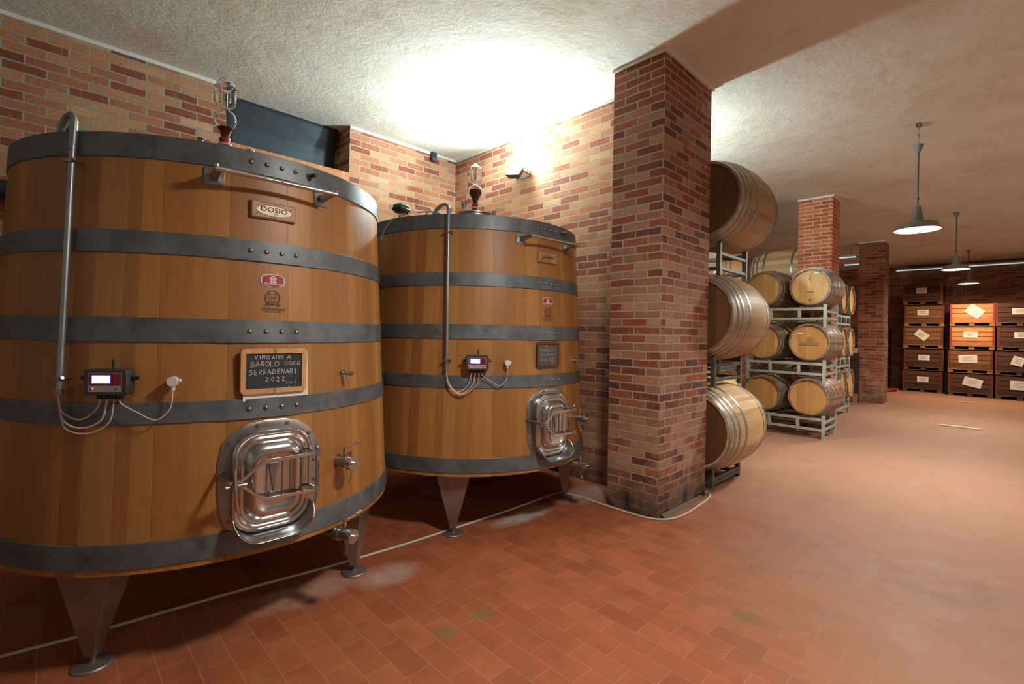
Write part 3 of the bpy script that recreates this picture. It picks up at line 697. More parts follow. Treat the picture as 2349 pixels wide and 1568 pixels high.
def controller(tank_o, variant, label):
    """electronic control box screwed to the staves"""
    bpy.context.view_layer.update()
    t = empty('control_box', (0, 0, 0), 0, label, 'control box', 'control boxes on the tanks')
    A = radial(-125.2, 1.355, .02); M0 = tank_o.matrix_world.copy() if False else (Matrix.Translation(tank_o.location) @ Matrix.Rotation(tank_o.rotation_euler.z, 4, 'Z') @ Matrix.Scale(tank_o.scale.x, 4))
    base = M0 @ A; t.location = base.translation
    W = Matrix.Translation(-base.translation) @ M0          # tank space -> thing space
    B = W @ A
    o = MB(); o.grid([[(x*k, y, z*k) for x, z in rrect(.086, .056, .014, 4)] for y, k in ((.0, .94), (-.008, 1), (-.055, 1), (-.062, .985), (-.065, .95))], True, None, B)
    o.grid([[(x*.94, 0, z*.94) for x, z in rrect(.086, .056, .014, 4)], [(x*.5, 0, z*.5) for x, z in rrect(.086, .056, .014, 4)]], True, None, B)
    hb = o.bm; o.poly([(x*.95, -.065, z*.95) for x, z in rrect(.086, .056, .014, 4)], B)
    for sx in (-.06, .06): o.box((sx, .008, .03), (.014, .03, .014), B); o.box((sx, .008, -.03), (.014, .03, .014), B)
    hs = o.build('housing', M['charcoal'], t)
    fl = lambda x, y, lay: B @ Vector((x, -.0655-lay, y))
    Flat().poly([(-.066, -.042), (.066, -.042), (.066, .040), (-.066, .040)], .0002).build('front_panel', M['grey_panel'], fl, hs)
    Flat().poly([(-.063, -.014), (.063, -.014), (.063, .038), (-.063, .038)], .0008).build('panel_field', M['magenta'], fl, hs, 'magenta field')
    Flat().rect(-.052, -.006, .022, .031, .0012).build('display_border', M['display_rim'], fl, hs)
    Flat().rect(-.0495, -.004, .0195, .029, .0016).build('display', M['display'], fl, hs, 'lit pale blue display')
    f = Flat()
    for i in range(5): f.rect(-.044, .022-.0052*i, -.044+.03*(.6+.4*((i*37) % 5)/5), .0226-.0052*i, .002)
    f.ring(.013, .0215, .0035, .003, .0006, .002); f.ring(.013, .002, .0035, .003, .0006, .002)
    for x in (-.035, -.008, .018, .044): f.rect(x-.004, -.029, x+.004, -.0275, .002)
    f.rect(.040, -.032, .048, -.025, .002)
    f.build('print', M['ink'], fl, hs)
    Flat().oval(-.046, -.0275, .0028, .0028, .002).build('indicator', M['led'], fl, hs, 'glowing red light')
    Flat().poly([(-.06, -.034), (-.052, -.034), (-.052, -.029), (-.056, -.025), (-.06, -.029)], .002).build('maker_mark', M['magenta'], fl, hs)
    for sx in (-1, 1):
        o = MB(); o.cyl((sx*.084, -.03, .016), (sx*.098, -.03, .016), .011, 12, B); o.cyl((sx*.098, -.03, .016), (sx*.112, -.03, .016), .008, 12, B); o.build('side_plug', M['black'], t)
    o = MB(); o.cyl((.008, -.025, .055), (.008, -.025, .064), .003, 8, B); o.cyl((.008, -.025, .064), (.006, -.025, .098), .0045, 10, B); o.build('antenna', M['black'], t)
    GX = (-.042, -.014, .015, .043)
    for x in GX:
        o = MB(); o.cyl((x, -.03, -.054), (x, -.03, -.064), .009, 10, B); o.cyl((x, -.03, -.062), (x, -.03, -.076), .011, 8, B); o.build('cable_gland', M['black'], t)
    def cab(pts, r, label=None):
        # catmull-rom
        P = [Vector(p) for p in pts]; P = [P[0]*2-P[1]] + P + [P[-1]*2-P[-2]]; out = []
        for i in range(1, len(P)-2):
            for k in range(6):
                u = k/6; a, b, c, d = P[i-1:i+3]
                out.append(.5*((2*b)+(c-a)*u+(2*a-5*b+4*c-d)*u*u+(3*b-a-3*c+d)*u**3))
        out.append(P[-2]); o = MB(); o.tube(out, r, 8); o.build('cable', M['cable'], t)
    gp = [B @ Vector((x, -.03, -.076)) for x in GX]
    st = lambda ph, z, off=.03: W @ PT(ph, z, off)
    if variant == 1: lows = [((-135.9, 1.215), (-132.0, 1.185), (-129.0, 1.215)), ((-135.6, 1.18), (-131.5, 1.148), (-127.3, 1.18)), ((-135.2, 1.15), (-130, 1.125), (-125.6, 1.17))]
    else: lows = [((-136.3, 1.20), (-133, 1.13), (-129.2, 1.17)), ((-136.1, 1.18), (-131.5, 1.118), (-127.0, 1.18)), ((-135.9, 1.17), (-131.0, 1.110), (-124.9, 1.19))]
    for i, lw in enumerate(lows):
        cab([st(-137.4, 1.31)] + [st(-137.3, 1.27)] + [st(a, z, .035) for a, z in lw] + [gp[i] + Vector((0, 0, -.02)), gp[i] + Vector((0, 0, .01))], .0042 if i == 1 else .0034)
    cab([gp[3] + Vector((0, 0, .01)), gp[3] + Vector((0, 0, -.02)), st(-119.6, 1.215, .04), st(-115.9, 1.18, .04), st(-113.2, 1.225, .04), st(-112.7, 1.29, .04), st(-112.7, 1.315, .04)], .003)
    return t

# chalk handwriting as strokes
GL = {
'V': [[(0, 1), (.45, 0), (.9, 1)]], 'I': [[(.3, 1), (.3, 0)]], 'N': [[(0, 0), (.05, 1), (.7, .05), (.75, 1)]], 'O': [[(.4, 1), (.05, .75), (.05, .25), (.4, 0), (.8, .2), (.85, .7), (.4, 1)]],
'A': [[(0, 0), (.4, 1), (.8, 0)], [(-.05, .35), (.95, .4)]], 'T': [[(0, 1), (.8, 1)], [(.4, 1), (.4, 0)]], 'B': [[(.05, 0), (.1, 1), (.6, .9), (.6, .6), (.1, .5), (.75, .4), (.7, .05), (-.05, 0)]],
'R': [[(.05, 0), (.1, 1), (.7, .9), (.65, .55), (.1, .5), (.8, 0)]], 'L': [[(.1, 1), (.05, 0), (.7, .02)]], 'D': [[(.05, 0), (.1, 1), (.65, .8), (.75, .3), (-.05, 0)]], 'C': [[(.75, .85), (.4, 1), (.05, .6), (.1, .15), (.75, .05)]],
'G': [[(.75, .85), (.4, 1), (.05, .6), (.1, .15), (.7, .05), (.75, .45), (.4, .45)]], 'S': [[(.8, .9), (.3, 1), (.1, .7), (.7, .4), (.6, .05), (0, .05)]], 'E': [[(.7, 1), (.1, .95), (.05, 0), (.7, .03)], [(.08, .5), (.6, .52)]],
'0': [[(.4, 1), (.08, .7), (.08, .25), (.4, 0), (.72, .25), (.72, .75), (.4, 1)]], '2': [[(.05, .8), (.35, 1), (.7, .75), (.05, 0), (.8, .03)]], '5': [[(.75, 1), (.15, 1), (.1, .55), (.6, .55), (.65, .15), (.05, 0)]],
'a': [[(.6, .5), (.25, .55), (.05, .25), (.25, 0), (.6, .1), (.6, .5), (.7, 0)]], 't': [[(.3, 1), (.3, .1), (.55, 0)], [(.05, .65), (.6, .65)]], 'o': [[(.35, .55), (.05, .3), (.3, 0), (.6, .25), (.35, .55)]],
'e': [[(.1, .3), (.6, .32), (.4, .58), (.1, .4), (.15, .05), (.6, .05)]], 'r': [[(.1, 0), (.12, .55)], [(.12, .4), (.35, .55), (.55, .5)]], 'd': [[(.6, .5), (.2, .5), (.05, .2), (.3, 0), (.6, .15), (.65, 1), (.65, 0)]], 'n': [[(.1, 0), (.1, .5)], [(.1, .4), (.4, .55), (.55, .35), (.58, 0)]],
'i': [[(.25, 0), (.25, .5)], [(.25, .7), (.27, .76)]], 'c': [[(.6, .48), (.3, .55), (.05, .25), (.3, 0), (.6, .08)]], 'g': [[(.6, .5), (.2, .5), (.1, .15), (.55, .1), (.6, .5), (.6, -.3), (.2, -.35)]], 'h': [[(.1, 1), (.1, 0)], [(.1, .4), (.4, .55), (.55, 0)]], 'l': [[(.2, 1), (.2, 0), (.35, 0)]], 'q': [[(.6, .5), (.2, .5), (.1, .1), (.6, .1)], [(.6, .5), (.6, -.4)]], ' ': []}
def chalk(f, s, x, y, h, wd, sp, w, seed, lay=0):
    rnd = random.Random(seed)
    for ch in s:
        for st in GL[ch]:
            f.stroke([(x+px*wd+rnd.uniform(-.04, .04)*h, y+py*h+rnd.uniform(-.05, .05)*h) for px, py in st], w, lay)
        x += sp*(1 if ch != 'I' and ch != 'i' and ch != 'l' else .65); y += rnd.uniform(-.03, .03)*h
def chalkboard(tank_o, z, W, Hh, fw, variant, label):
    sc_ = tank_o.scale.x; r = R0-KT*(z-Hh/2)
    M0 = Matrix.Translation(tank_o.location) @ Matrix.Rotation(tank_o.rotation_euler.z, 4, 'Z') @ Matrix.Scale(sc_, 4)
    p = M0 @ Vector((0 if variant == 1 else -.025, -(r+.004), z))
    t = empty('chalkboard', p, tank_o.rotation_euler.z, label, 'chalkboard')
    lean = .02
    out = rrect(W/2, Hh/2, .022 if variant == 1 else .018, 5); inn = rrect(W/2-fw, Hh/2-fw, .002, 5)
    o = MB(); rows = []
    for pts, y in ((out, 0), (out, -.011), ([(x*.985, z_*.985) for x, z_ in out], -.014), ([(x*1.012, z_*1.012) for x, z_ in inn], -.014), (inn, -.011), (inn, -.004)): rows.append([(x, y, z_) for x, z_ in pts])
    o.grid(rows, True); fr = o.build('frame', M['wood_pale' if variant == 1 else 'wood_dark'], t)
    o = MB(); o.bx(-W/2+fw-.004, W/2-fw+.004, -.008, -.002, -Hh/2+fw-.004, Hh/2-fw+.004); o.build('slate', M['slate' if variant == 1 else 'slate_grey'], t)
    f = Flat(); mp = lambda x, y, lay: Vector((x, -.0088-lay, y))
    if variant == 1:
        chalk(f, 'VINO', -.095, .060, .021, .016, .021, .0022, 1); chalk(f, 'ATTO', -.012, .060, .018, .012, .013, .0022, 2); chalk(f, 'A', .062, .060, .018, .018, .02, .0022, 3)
        chalk(f, 'BAROLO', -.112, .022, .026, .021, .0225, .0024, 4); chalk(f, 'DOCG', .048, .026, .020, .018, .021, .002, 5)
        chalk(f, 'SERRADENARI', -.118, -.018, .025, .018, .0215, .0022, 6); chalk(f, '2022', -.042, -.052, .022, .017, .026, .0022, 7)
        chalk(f, '50hl', .055, -.070, .014, .012, .014, .0008, 8); f.stroke([(.106, -.04), (.100, -.09)], .0008); chalk(f, 'Sn', .065, -.090, .010, .014, .012, .0008, 9)
        o = MB(); o.cyl((0, -.0135, Hh/2-.014), (0, -.0145, Hh/2-.014), .003, 8); o.build('hanging_hole', M['void'], t)
    else:
        chalk(f, 'Atto a', -.045, .062, .020, .013, .0135, .0012, 11); chalk(f, 'BAROLO', -.095, .026, .027, .021, .0255, .0016, 12)
        chalk(f, 'Serradenari', -.092, -.006, .022, .013, .0155, .0012, 13); chalk(f, 'docg 2022', -.088, -.048, .024, .015, .0185, .0014, 14); chalk(f, '50hl', .035, -.070, .012, .008, .010, .0008, 15)
    f.build('chalk_writing', M['chalk'], mp, t)
    return t

def airlock(tank_o, lx, ly, lz, fill, label):
    M0 = Matrix.Translation(tank_o.location) @ Matrix.Rotation(tank_o.rotation_euler.z, 4, 'Z') @ Matrix.Scale(tank_o.scale.x, 4)
    t = empty('airlock', M0 @ Vector((lx, ly, lz)), 0, label, 'airlock', 'glass airlocks on the tanks')
    o = MB(); o.lathe([(0, 0), (.030, 0), (.024, .004), (.025, .07), (.028, .072), (.028, .088), (.022, .09), (0, .09)], 20); st = o.build('stopper', M['stopper'], t)
    o = MB(); o.lathe([(.026, .045), (.036, .047), (.036, .053), (.026, .055)], 20); o.build('stopper_ring', M['white_plastic'], st)
    wall = [(.020, .088), (.022, .10), (.030, .125), (.045, .150), (.056, .175), (.0585, .195), (.055, .215), (.043, .235), (.026, .246), (.019, .252), (.018, .258)]
    inner = [(r-.003, z) for r, z in wall[::-1]]
    o = MB(); o.lathe(wall+inner, 28); o.build('glass_bulb', M['glass'], t, angle=60)
    wl = [(max(.001, r-.0045), z) for r, z in wall if z < fill]
    a = wall[[i for i, (r, z) in enumerate(wall) if z >= fill][0]]; rr = a[0]-.005
    o = MB(); o.lathe([(.0, .0895)] + wl + [(rr, fill), (0, fill)], 24); o.build('wine', M['wine'], t, angle=60)
    cup = [(.018, .256), (.030, .262), (.048, .275), (.054, .295), (.055, .33), (.055, .372), (.057, .375)]
    o = MB(); o.lathe(cup + [(.052, .372), (.052, .33), (.051, .297), (.046, .279), (.029, .266), (.015, .262)], 28)
    o.lathe([(.012, .262), (.012, .35), (.010, .35), (.010, .262)], 14); o.build('glass_cup', M['glass'], t, angle=60)
    o = MB(); o.lathe([(.028, .29), (.028, .365), (.036, .375), (.046, .39), (.046, .402), (.036, .415), (.018, .420), (.017, .424), (.016, .434), (.009, .441), (.001, .443), (.001, .440), (.007, .438), (.013, .432), (.014, .42), (.033, .411), (.042, .401), (.042, .391), (.033, .378), (.025, .366), (.025, .29)], 28)
    o.build('glass_cap', M['glass'], t, angle=60)
    return t

T1 = tank((.8456, 3.6368, 0), 0, 1.0, 'near oak wine tank, the larger in view, under the brick recess', 1)
T2 = tank((3.0469, 3.6714, 0), math.radians(-2.2), 1.0131, 'farther oak wine tank standing between the near tank and the big brick pillar', 2)
controller(T1, 1, 'dark control box with lit display on the near left tank')
controller(T2, 2, 'dark control box with lit display on the farther tank')
chalkboard(T1, 1.388, .318, .226, .026, 1, 'pale wooden framed chalkboard with chalk writing on the near tank')
chalkboard(T2, 1.412, .262, .208, .021, 2, 'dark wooden framed grey chalkboard on the farther tank')
m = MB(); m.box((.008, 0, 0), (.315, .0015, .232), Matrix.Rotation(math.radians(-2), 4, 'Y')); pp = m.build('paper_sheet', M['paper']); pp.location = (.8456+.004, 3.6368-(R0-KT*1.25)-.0018, 1.363); tag(pp, 'white paper sheet sticking out behind the near chalkboard', 'paper')
airlock(T1, -.12, -.53, 2.594, .145, 'glass airlock with little red wine on top of the near tank')
airlock(T2, -.36, -.48, 2.594, .205, 'glass airlock with bulb mostly full of red wine on the farther tank')

# cable on the floor
def smooth(P, n=6):
    P = [Vector(p) for p in P]; P = [P[0]*2-P[1]] + P + [P[-1]*2-P[-2]]; out = []
    for i in range(1, len(P)-2):
        for k in range(n):
            u = k/n; a, b, c, d = P[i-1:i+3]; out.append(.5*((2*b)+(c-a)*u+(2*a-5*b+4*c-d)*u*u+(3*b-a-3*c+d)*u**3))
    out.append(P[-2]); return out
cp = [(-1.6, 3.55), (-.8, 3.42), (-.125, 3.326), (.153, 3.281), (.554, 3.243), (.879, 3.213), (1.121, 3.181), (1.389, 3.145), (1.628, 3.123), (1.967, 3.099), (2.27, 3.09), (2.521, 3.085), (2.918, 3.08), (3.303, 3.085), (3.60, 3.10), (3.74, 3.07), (3.80, 2.93), (3.795, 2.62), (3.793, 2.332), (3.815, 2.14), (3.91, 2.014), (4.123, 1.965), (4.551, 1.985), (4.80, 2.02), (4.89, 2.08), (4.90, 2.2), (4.90, 2.6)]
m = MB(); m.tube(smooth([(x, y, .009) for x, y in cp]), .009, 10); tag(m.build('cable', M['cable'], angle=80), 'pale grey cable running along the floor under the tanks and round the pillar', 'cable')

# ------------------------------------------------------------------ lamps
def flood(x, y, z, nx, power, glow, label):
    """small flood lamp on a bracket, tilted up towards the ceiling"""
    t = empty('flood_lamp', (x, y, z), 0, label, 'flood lamp', 'flood lamps on the dividing wall')
    d = Vector((nx*.78, -.25, .60)).normalized(); side = Vector((0, 1, 0)); up = d.cross(side).normalized(); side = up.cross(d)
    c = Vector((nx*.16, 0, 0))
    Mx = Matrix(((side.x, up.x, d.x, c.x), (side.y, up.y, d.y, c.y), (side.z, up.z, d.z, c.z), (0, 0, 0, 1)))
    o = MB(); o.grid([[(x_*k, y_*k, zz) for x_, y_ in ((-.10, -.075), (.10, -.075), (.10, .075), (-.10, .075))] for zz, k in ((-.075, .55), (-.05, .8), (0, 1), (.012, 1), (.012, .9), (-.005, .88))], True, None, Mx)
    o.bx(-.055, .055, -.04, .04, -.078, -.07, Mx); o.build('housing', M['rack_dark'], t, bevel=.002)
    o = MB(); o.bx(-.088, .088, -.064, .064, -.004, .002, Mx); o.build('glass', M['lit_cool'], t)
    o = MB(); o.tube([(nx*.002, .115, -.03), (nx*.16, .115, 0), (nx*.16, .095, 0)], .007, 8); o.tube([(nx*.002, -.115, -.03), (nx*.16, -.115, 0), (nx*.16, -.095, 0)], .007, 8); o.bx(-.004, .004, -.13, .13, -.05, -.01); o.build('bracket', M['rack_dark'], t)
    o = MB(); o.tube([(nx*.012, .06, 0), (nx*.012, .06, H-z)], .008, 10); o.build('conduit', M['conduit'], t)
    l = lamp('flood_light', c + d*.02, power, COOL, kind='AREA', size=.15, parent=t)
    l.rotation_euler = (-d).to_track_quat('Z', 'Y').to_euler()
    lamp('flood_glow', c + d*.09, power*glow, COOL, .05, parent=t)
    return t
flood(XW, 4.22, 3.60, -1, P_WALL_LAMP, .42, 'glaring flood lamp on the back brick wall above the tanks')
flood(4.81, 3.62, 3.56, 1, P_WALL_LAMP_STORE, 1.1, 'flood lamp on the far side of the dividing wall by the barrels')

def pendant(x, y, zb, zc, mat, col, power, label, D=.43):
    t = empty('pendant_lamp', (x, y, 0), 0, label, 'pendant lamp', 'enamel pendant lamps over the aisle')
    R = D/2
    o = MB(); o.lathe([(R, zb), (R*.97, zb+.02), (R*.86, zb+.065), (R*.84, zb+.08), (R*.40, zb+.088), (R*.30, zb+.10), (R*.16, zb+.27), (R*.06, zb+.285), (.01, zb+.29)], 40)
    sh = o.build('lamp_shade', M['shade'], t)
    o = MB(); o.lathe([(R-.003, zb+.001), (R*.95, zb+.02), (R*.84, zb+.062), (R*.82, zb+.074), (R*.3, zb+.082), (.01, zb+.085)], 40); o.build('shade_lining', M['shade_in'], sh)
    o = MB(); o.lathe([(0, zb+.012), (R*.92, zb+.012), (R*.92, zb+.018), (0, zb+.018)], 36); o.build('diffuser', mat, t)
    o = MB(); o.tube([(0, 0, zb+.28), (0, 0, zc)], .009, 10); o.cyl((0, 0, zb+.36), (0, 0, zb+.375), .016, 10); o.build('stem', M['rack_dark'], t)
    o = MB(); o.lathe([(.012, zc-.01), (.018, zc), (.05, zc+.085), (.048, zc+.09), (0, zc+.07)], 20); o.build('canopy', M['shade'], t)
    if zc+.1 < H-.03:
        o = MB(); o.tube([(0, 0, zc+.06), (0, 0, H-.012)], .004, 8); o.tube([(-.035, 0, zc+.2), (.035, 0, zc+.2)], .006, 8); o.build('hook', M['rivet'], t)
        o = MB(); o.box((0, 0, H-.008), (.14, .05, .014)); o.build('ceiling_plate', M['rivet'], t, bevel=.002)
    l = lamp('pendant_light', (0, 0, zb+.004), power, col, kind='AREA', size=R*1.75, parent=t)
    return t
pendant(7.25, .70, 2.885, 3.785, M['lit_w'], NEUT, P_PENDANT*.68, 'nearest grey enamel pendant lamp hanging over the right aisle')
pendant(12.7, .64, 3.00, 4.02, M['lit_w'], NEUT, P_PENDANT*.55, 'middle grey enamel pendant lamp above the far floor')
pendant(18.1, .66, 3.19, 4.02, M['lit_warm'], WARM, P_PENDANT*.72, 'farthest pendant lamp glowing warm before the stacked crates')
pendant(1.80, .66, 3.10, 3.95, M['lit_w'], NEUT, P_PENDANT*.53, 'grey enamel pendant lamp over the aisle beside the near tank')
for x, w_ in ((7.25, 'nearer'), (12.7, 'farther')): pendant(x, -4.3, 2.95, 3.95, M['lit_w'], NEUT, P_PENDANT*(.75 if x < 12 else .4), w_ + ' added pendant lamp, out of view, filling light at the right')  # unseen second row, added to light the right side of the room

def tube_light(x, y, z, L, ax, label, hang=0):
    t = empty('fluorescent_light', (x, y, z), 0 if ax == 'X' else PI/2, label, 'fluorescent light', 'fluorescent strip lights under the ceiling')
    o = MB(); o.box((0, 0, .06), (L, .10, .04)); o.build('housing', M['white_plastic'], t, bevel=.004)
    o = MB(); o.cyl((-L/2+.02, 0, .022), (L/2-.02, 0, .022), .018, 12); o.build('tube', M['lit_tube'], t)
    o = MB()
    for sx in (-1, 1): o.box((sx*(L/2-.01), 0, .025), (.02, .05, .04))
    o.build('end_cap', M['white_plastic'], t)
    o = MB()
    for sx in (-.3, .3): o.cyl((sx*L, 0, .08), (sx*L, 0, H-z), .005, 6)
    o.build('hanger', M['rivet'], t)
    return t
tube_light(20.6, 1.90, 3.92, 1.25, 'Y', 'fluorescent strip light above the tallest crate stack')
tube_light(20.6, .10, 3.93, 1.5, 'Y', 'fluorescent strip light behind the far pendant lamp')
tube_light(20.6, -1.5, 3.93, 1.5, 'Y', 'fluorescent strip light at the right edge above the crates')
tube_light(16.0, 3.12, 3.86, .62, 'Y', 'fluorescent strip light left, beside the orange pillar')
tube_light(17.6, 3.16, 3.86, .5, 'Y', 'fluorescent strip light just left of the far pillar')

# ------------------------------------------------------------------ barrels and racks
def barrel_proto(L, Rh, Rb, hoops, body, head, hoopmat, front=1):
    """axis along local X, base of the bilge at z=0"""
    t = empty('wine_barrel'); Mx = Matrix.Translation((0, 0, Rb))
    rad = lambda x: Rh + (Rb-Rh)*(1-(abs(x)/(L/2))**2)**.9 if abs(x) < L/2 else Rh
    N = 20; prof = [(Rh-.022, -L/2+.035), (Rh-.020, -L/2)]
    for i in range(N+1): x = -L/2 + L*i/N; prof.append((rad(x), x))
    prof += [(Rh-.020, L/2), (Rh-.022, L/2-.035)]
    o = MB(); o.lathe(prof, 48, Mx, R=Rb, axis='X'); o.build('staves', body, t, angle=50)
    for sx in (-1, 1):
        o = MB(); x = sx*(L/2-.035)
        o.lathe([(0.0005, x-.006*sx), (Rh-.019, x-.006*sx), (Rh-.019, x), (0.0005, x)], 40, Mx, axis='X')
        o.done.clear(); hd = o.build('head', head, t, swap=False)
        hd['uvkeep'] = 1; del hd['uvkeep']
    for a, b in hoops:
        for sx in (-1, 1):
            x0, x1 = sx*a, sx*b; o = MB()
            pr = [(rad(x0)-.001, x0), (rad(x0)+.003, x0), (rad((x0+x1)/2)+.0035, (x0+x1)/2), (rad(x1)+.003, x1), (rad(x1)-.001, x1)]
            o.lathe(pr, 48, Mx, axis='X'); o.build('hoop', hoopmat, t)
    o = MB(); o.cyl((0, 0, 2*Rb-.004), (0, 0, 2*Rb+.02), .024, 14); o.build('bung', M['wood_plaque'], t)
    return t
PROTOS = set()
def put(proto, first, name_label, loc, rz=0, rx=0, group=None, cat='barrel'):
    o = copy_tree(proto); PROTOS.add(proto)
    o.location = loc; o.rotation_euler = (0, 0, rz); tag(o, name_label, cat, group); return o
HB = [(.545, .500), (.470, .440), (.395, .365), (.27, .235)]
HQ = [(.475, .430), (.400, .372), (.330, .300), (.175, .145)]
big = barrel_proto(1.09, .395, .475, [(a*.998, b*.998) for a, b in HB], M['oak_light'], M['head_brown'], M['hoop_galv'])
big2 = barrel_proto(1.09, .395, .475, HB, M['oak_mid'], M['head_brown'], M['hoop_galv'])
GB = 'large barrels stacked behind the pillar'
put(big, True, 'large light oak barrel on the floor rack beside the big pillar', (5.43, 2.27, .145), group=GB)
put(big2, False, 'large oak barrel in the middle of the stack beside the big pillar', (5.43, 2.25, 1.345), PI, 0, group=GB)
put(big2, False, 'large oak barrel on top of the stack, highest beside the big pillar', (5.44, 2.20, 2.55), 0, 0, group=GB)
for i, (z, lb) in enumerate(((.195, 'large pale barrel at floor level half hidden behind the near stack'), (1.195, 'large pale barrel hidden behind the middle barrel of the near stack'), (2.195, 'large pale barrel seen below the topmost near barrel'))):
    put(big, False, lb, (7.35, 3.20, z), group='second row of large barrels')
put(big, False, 'large pale oak barrel lying crosswise behind the top barrels', (10.82, 3.12, 2.45), PI/2, 0, group='large barrels lying crosswise')
for i, z in enumerate((.145, 1.30)): put(big, False, ('lower' if i == 0 else 'middle') + ' large barrel lying crosswise deep behind the rack', (10.82, 3.12, z), PI/2, 0, group='large barrels lying crosswise')

qA = barrel_proto(.95, .292, .345, HQ, M['oak_aged'], M['head_tan'], M['hoop_galv'])
qB = barrel_proto(.95, .292, .345, HQ, M['oak_aged'], M['head_gold'], M['hoop_galv'])
qC = barrel_proto(.95, .292, .345, HQ, M['oak_wine'], M['head_gold'], M['hoop_galv'])
GQ = 'barrels on the grey-green rack'
XB = 9.30
YB = (2.165, 2.855)
ZB = (.325, 1.205, 2.095)
b = [put(qA, True, 'top right barrel with pale tan head and small white label', (XB, YB[0], ZB[2]), 0, 0, GQ),
     put(qA, False, 'top left barrel with pale tan head on the grey-green rack', (XB, YB[1], ZB[2]), PI, 0, GQ),
     put(qB, True, 'middle right barrel with golden head and pale patch', (XB, YB[0], ZB[1]), 0, 0, GQ),
     put(qB, False, 'middle left barrel with golden head behind the big barrel', (XB, YB[1], ZB[1]), PI, 0, GQ),
     put(qC, True, 'bottom right barrel with golden head and pinkish stained staves', (XB, YB[0], ZB[0]), 0, 0, GQ),
     put(qB, False, 'bottom left barrel with golden head low on the rack', (XB, YB[1], ZB[0]), PI, 0, GQ)]
def head_art(parent, mat, fn, name):
    f = Flat(); fn(f); f.build(name, mat, lambda x, y, lay: Vector((-.95/2+.0285-lay*1.0, -x, .345+y)), parent)
head_art(b[0], M['paper'], lambda f: f.rect(.05, .205, .12, .235, .002), 'label_sticker')
def marks(f):
    f.text('S', .06, -.01, .12, shear=.3, xs=.6, lay=.002); f.stroke([(-.03, .2), (.01, .17), (-.02, .13), (.015, .1), (0, .07)], .004, .002); f.rect(-.05, -.085, .05, -.078, .002)
    for i in range(3): f.rect(-.02, -.2-.018*i, .02, -.194-.018*i, .002)
head_art(b[0], M['burnt'], marks, 'head_print')
def marks1(f): f.stroke([(-.02, .2), (.01, .18), (-.01, .15)], .004, .002); f.rect(-.03, -.06, .03, -.054, .002)
head_art(b[1], M['burnt'], marks1, 'head_print')
head_art(b[2], M['paper'], lambda f: f.rect(-.17, .12, -.10, .15, .002), 'label_sticker')
def patch(f): f.rect(-.03, .0, .06, .07, .002); f.rect(-.13, -.05, .13, .0, .002)
head_art(b[2], M['head_tan'], patch, 'pale_patch')

def rack_proto(D, W, ys, hgt, low, mat, tips=True):
    t = empty('barrel_rack')
    for x in (0, D):
        o = MB(); s_ = .022
        o.bx(x-s_, x+s_, 0, W, hgt-.045, hgt); o.bx(x-s_, x+s_, 0, W, low-.02, low+.02); o.build('rail', mat, t, bevel=.003)
        for y in ys:
            o = MB(); end = y in (ys[0], ys[-1])
            o.bx(x-s_*1.1, x+s_*1.1, y-.022, y+.022, 0 if end else low, hgt+(.045 if end else 0)); o.build('post', mat, t, bevel=.003)
        if tips:
            for y in ys[1:-1]:
                o = MB(); d_ = -1 if y < W/2 else 1
                o.tube([(x, y, hgt), (x, y+.03*d_, hgt+.012), (x, y+.11*d_, hgt+.028), (x, y+.125*d_, hgt-.01)], .006, 6)
                o.tube([(x, y, low-.03), (x, y-.10, low-.045), (x, y+.02, low-.05)], .006, 6); o.build('cradle_hook', mat, t)
    for y in (0.0, W):
        o = MB(); o.bx(0, D, y-.018, y+.018, hgt-.085, hgt-.05); o.bx(0, D, y-.018, y+.018, low-.015, low+.02); o.build('side_bar', mat, t, bevel=.003)
    for y in ys[1:-1]:
        o = MB(); o.bx(0, D, y-.03, y+.03, hgt-.03, hgt-.004); o.build('cradle_bar', mat, t, bevel=.003)
    return t
rk = rack_proto(.74, 1.15, (0, .36, .79, 1.15), .335, .15, M['rack'])
for i, (z, lb) in enumerate(((0, 'grey-green steel rack standing on the floor under the bottom barrels'), (.885, 'grey-green steel rack between the bottom and middle barrels'), (1.775, 'grey-green steel rack between the middle and top barrels'))):
    put(rk, i == 0, lb, (8.88, 1.96, z), group='grey-green steel barrel racks', cat='rack')
rf = rack_proto(.72, 1.75, (0, .62, 1.13, 1.75), .165, .055, M['rack_dark'], False)
ru = rack_proto(.72, 1.75, (0, .62, 1.13, 1.75), .30, .075, M['rack_dark'], False)
GN = 'dull steel racks of the large barrels'
put(rf, True, 'dull steel rack on the floor under the lowest large barrel', (5.07, 2.12, 0), group=GN, cat='rack')
put(ru, True, 'dull steel rack under the middle large barrel near the pillar', (5.07, 2.12, 1.07), group=GN, cat='rack')
put(ru, False, 'dull steel rack under the highest large barrel near the pillar', (5.07, 2.08, 2.25), group=GN, cat='rack')
rs = rack_proto(.72, 1.75, (0, .62, 1.13, 1.75), .21, .075, M['rack_dark'], False); rt = rack_proto(.72, 1.75, (0, .62, 1.13, 1.75), .155, .06, M['rack_dark'], False)
for z, w_, p_, fi in ((0, 'lowest', rs, True), (1.07, 'middle', rt, True), (2.07, 'upper', rt, False)): put(p_, fi, w_ + ' dull steel rack of the second row of large barrels', (6.99, 2.85, z), group='dull steel racks of the second row', cat='rack')
gf = rack_proto(.72, 1.0, (0, .2, .8, 1.0), .165, .055, M['rack_dark'], False); gu = rack_proto(.72, 1.0, (0, .2, .8, 1.0), .25, .075, M['rack_dark'], False)
for i, (z, w_, p_) in enumerate(((0, 'lowest', gf), (1.07, 'middle', gu), (2.22, 'upper', gu))):
    put(p_, i < 2, w_ + ' dull steel rack under the crosswise barrels', (11.32, 2.76, z), PI/2, group='dull steel racks of the crosswise barrels', cat='rack')
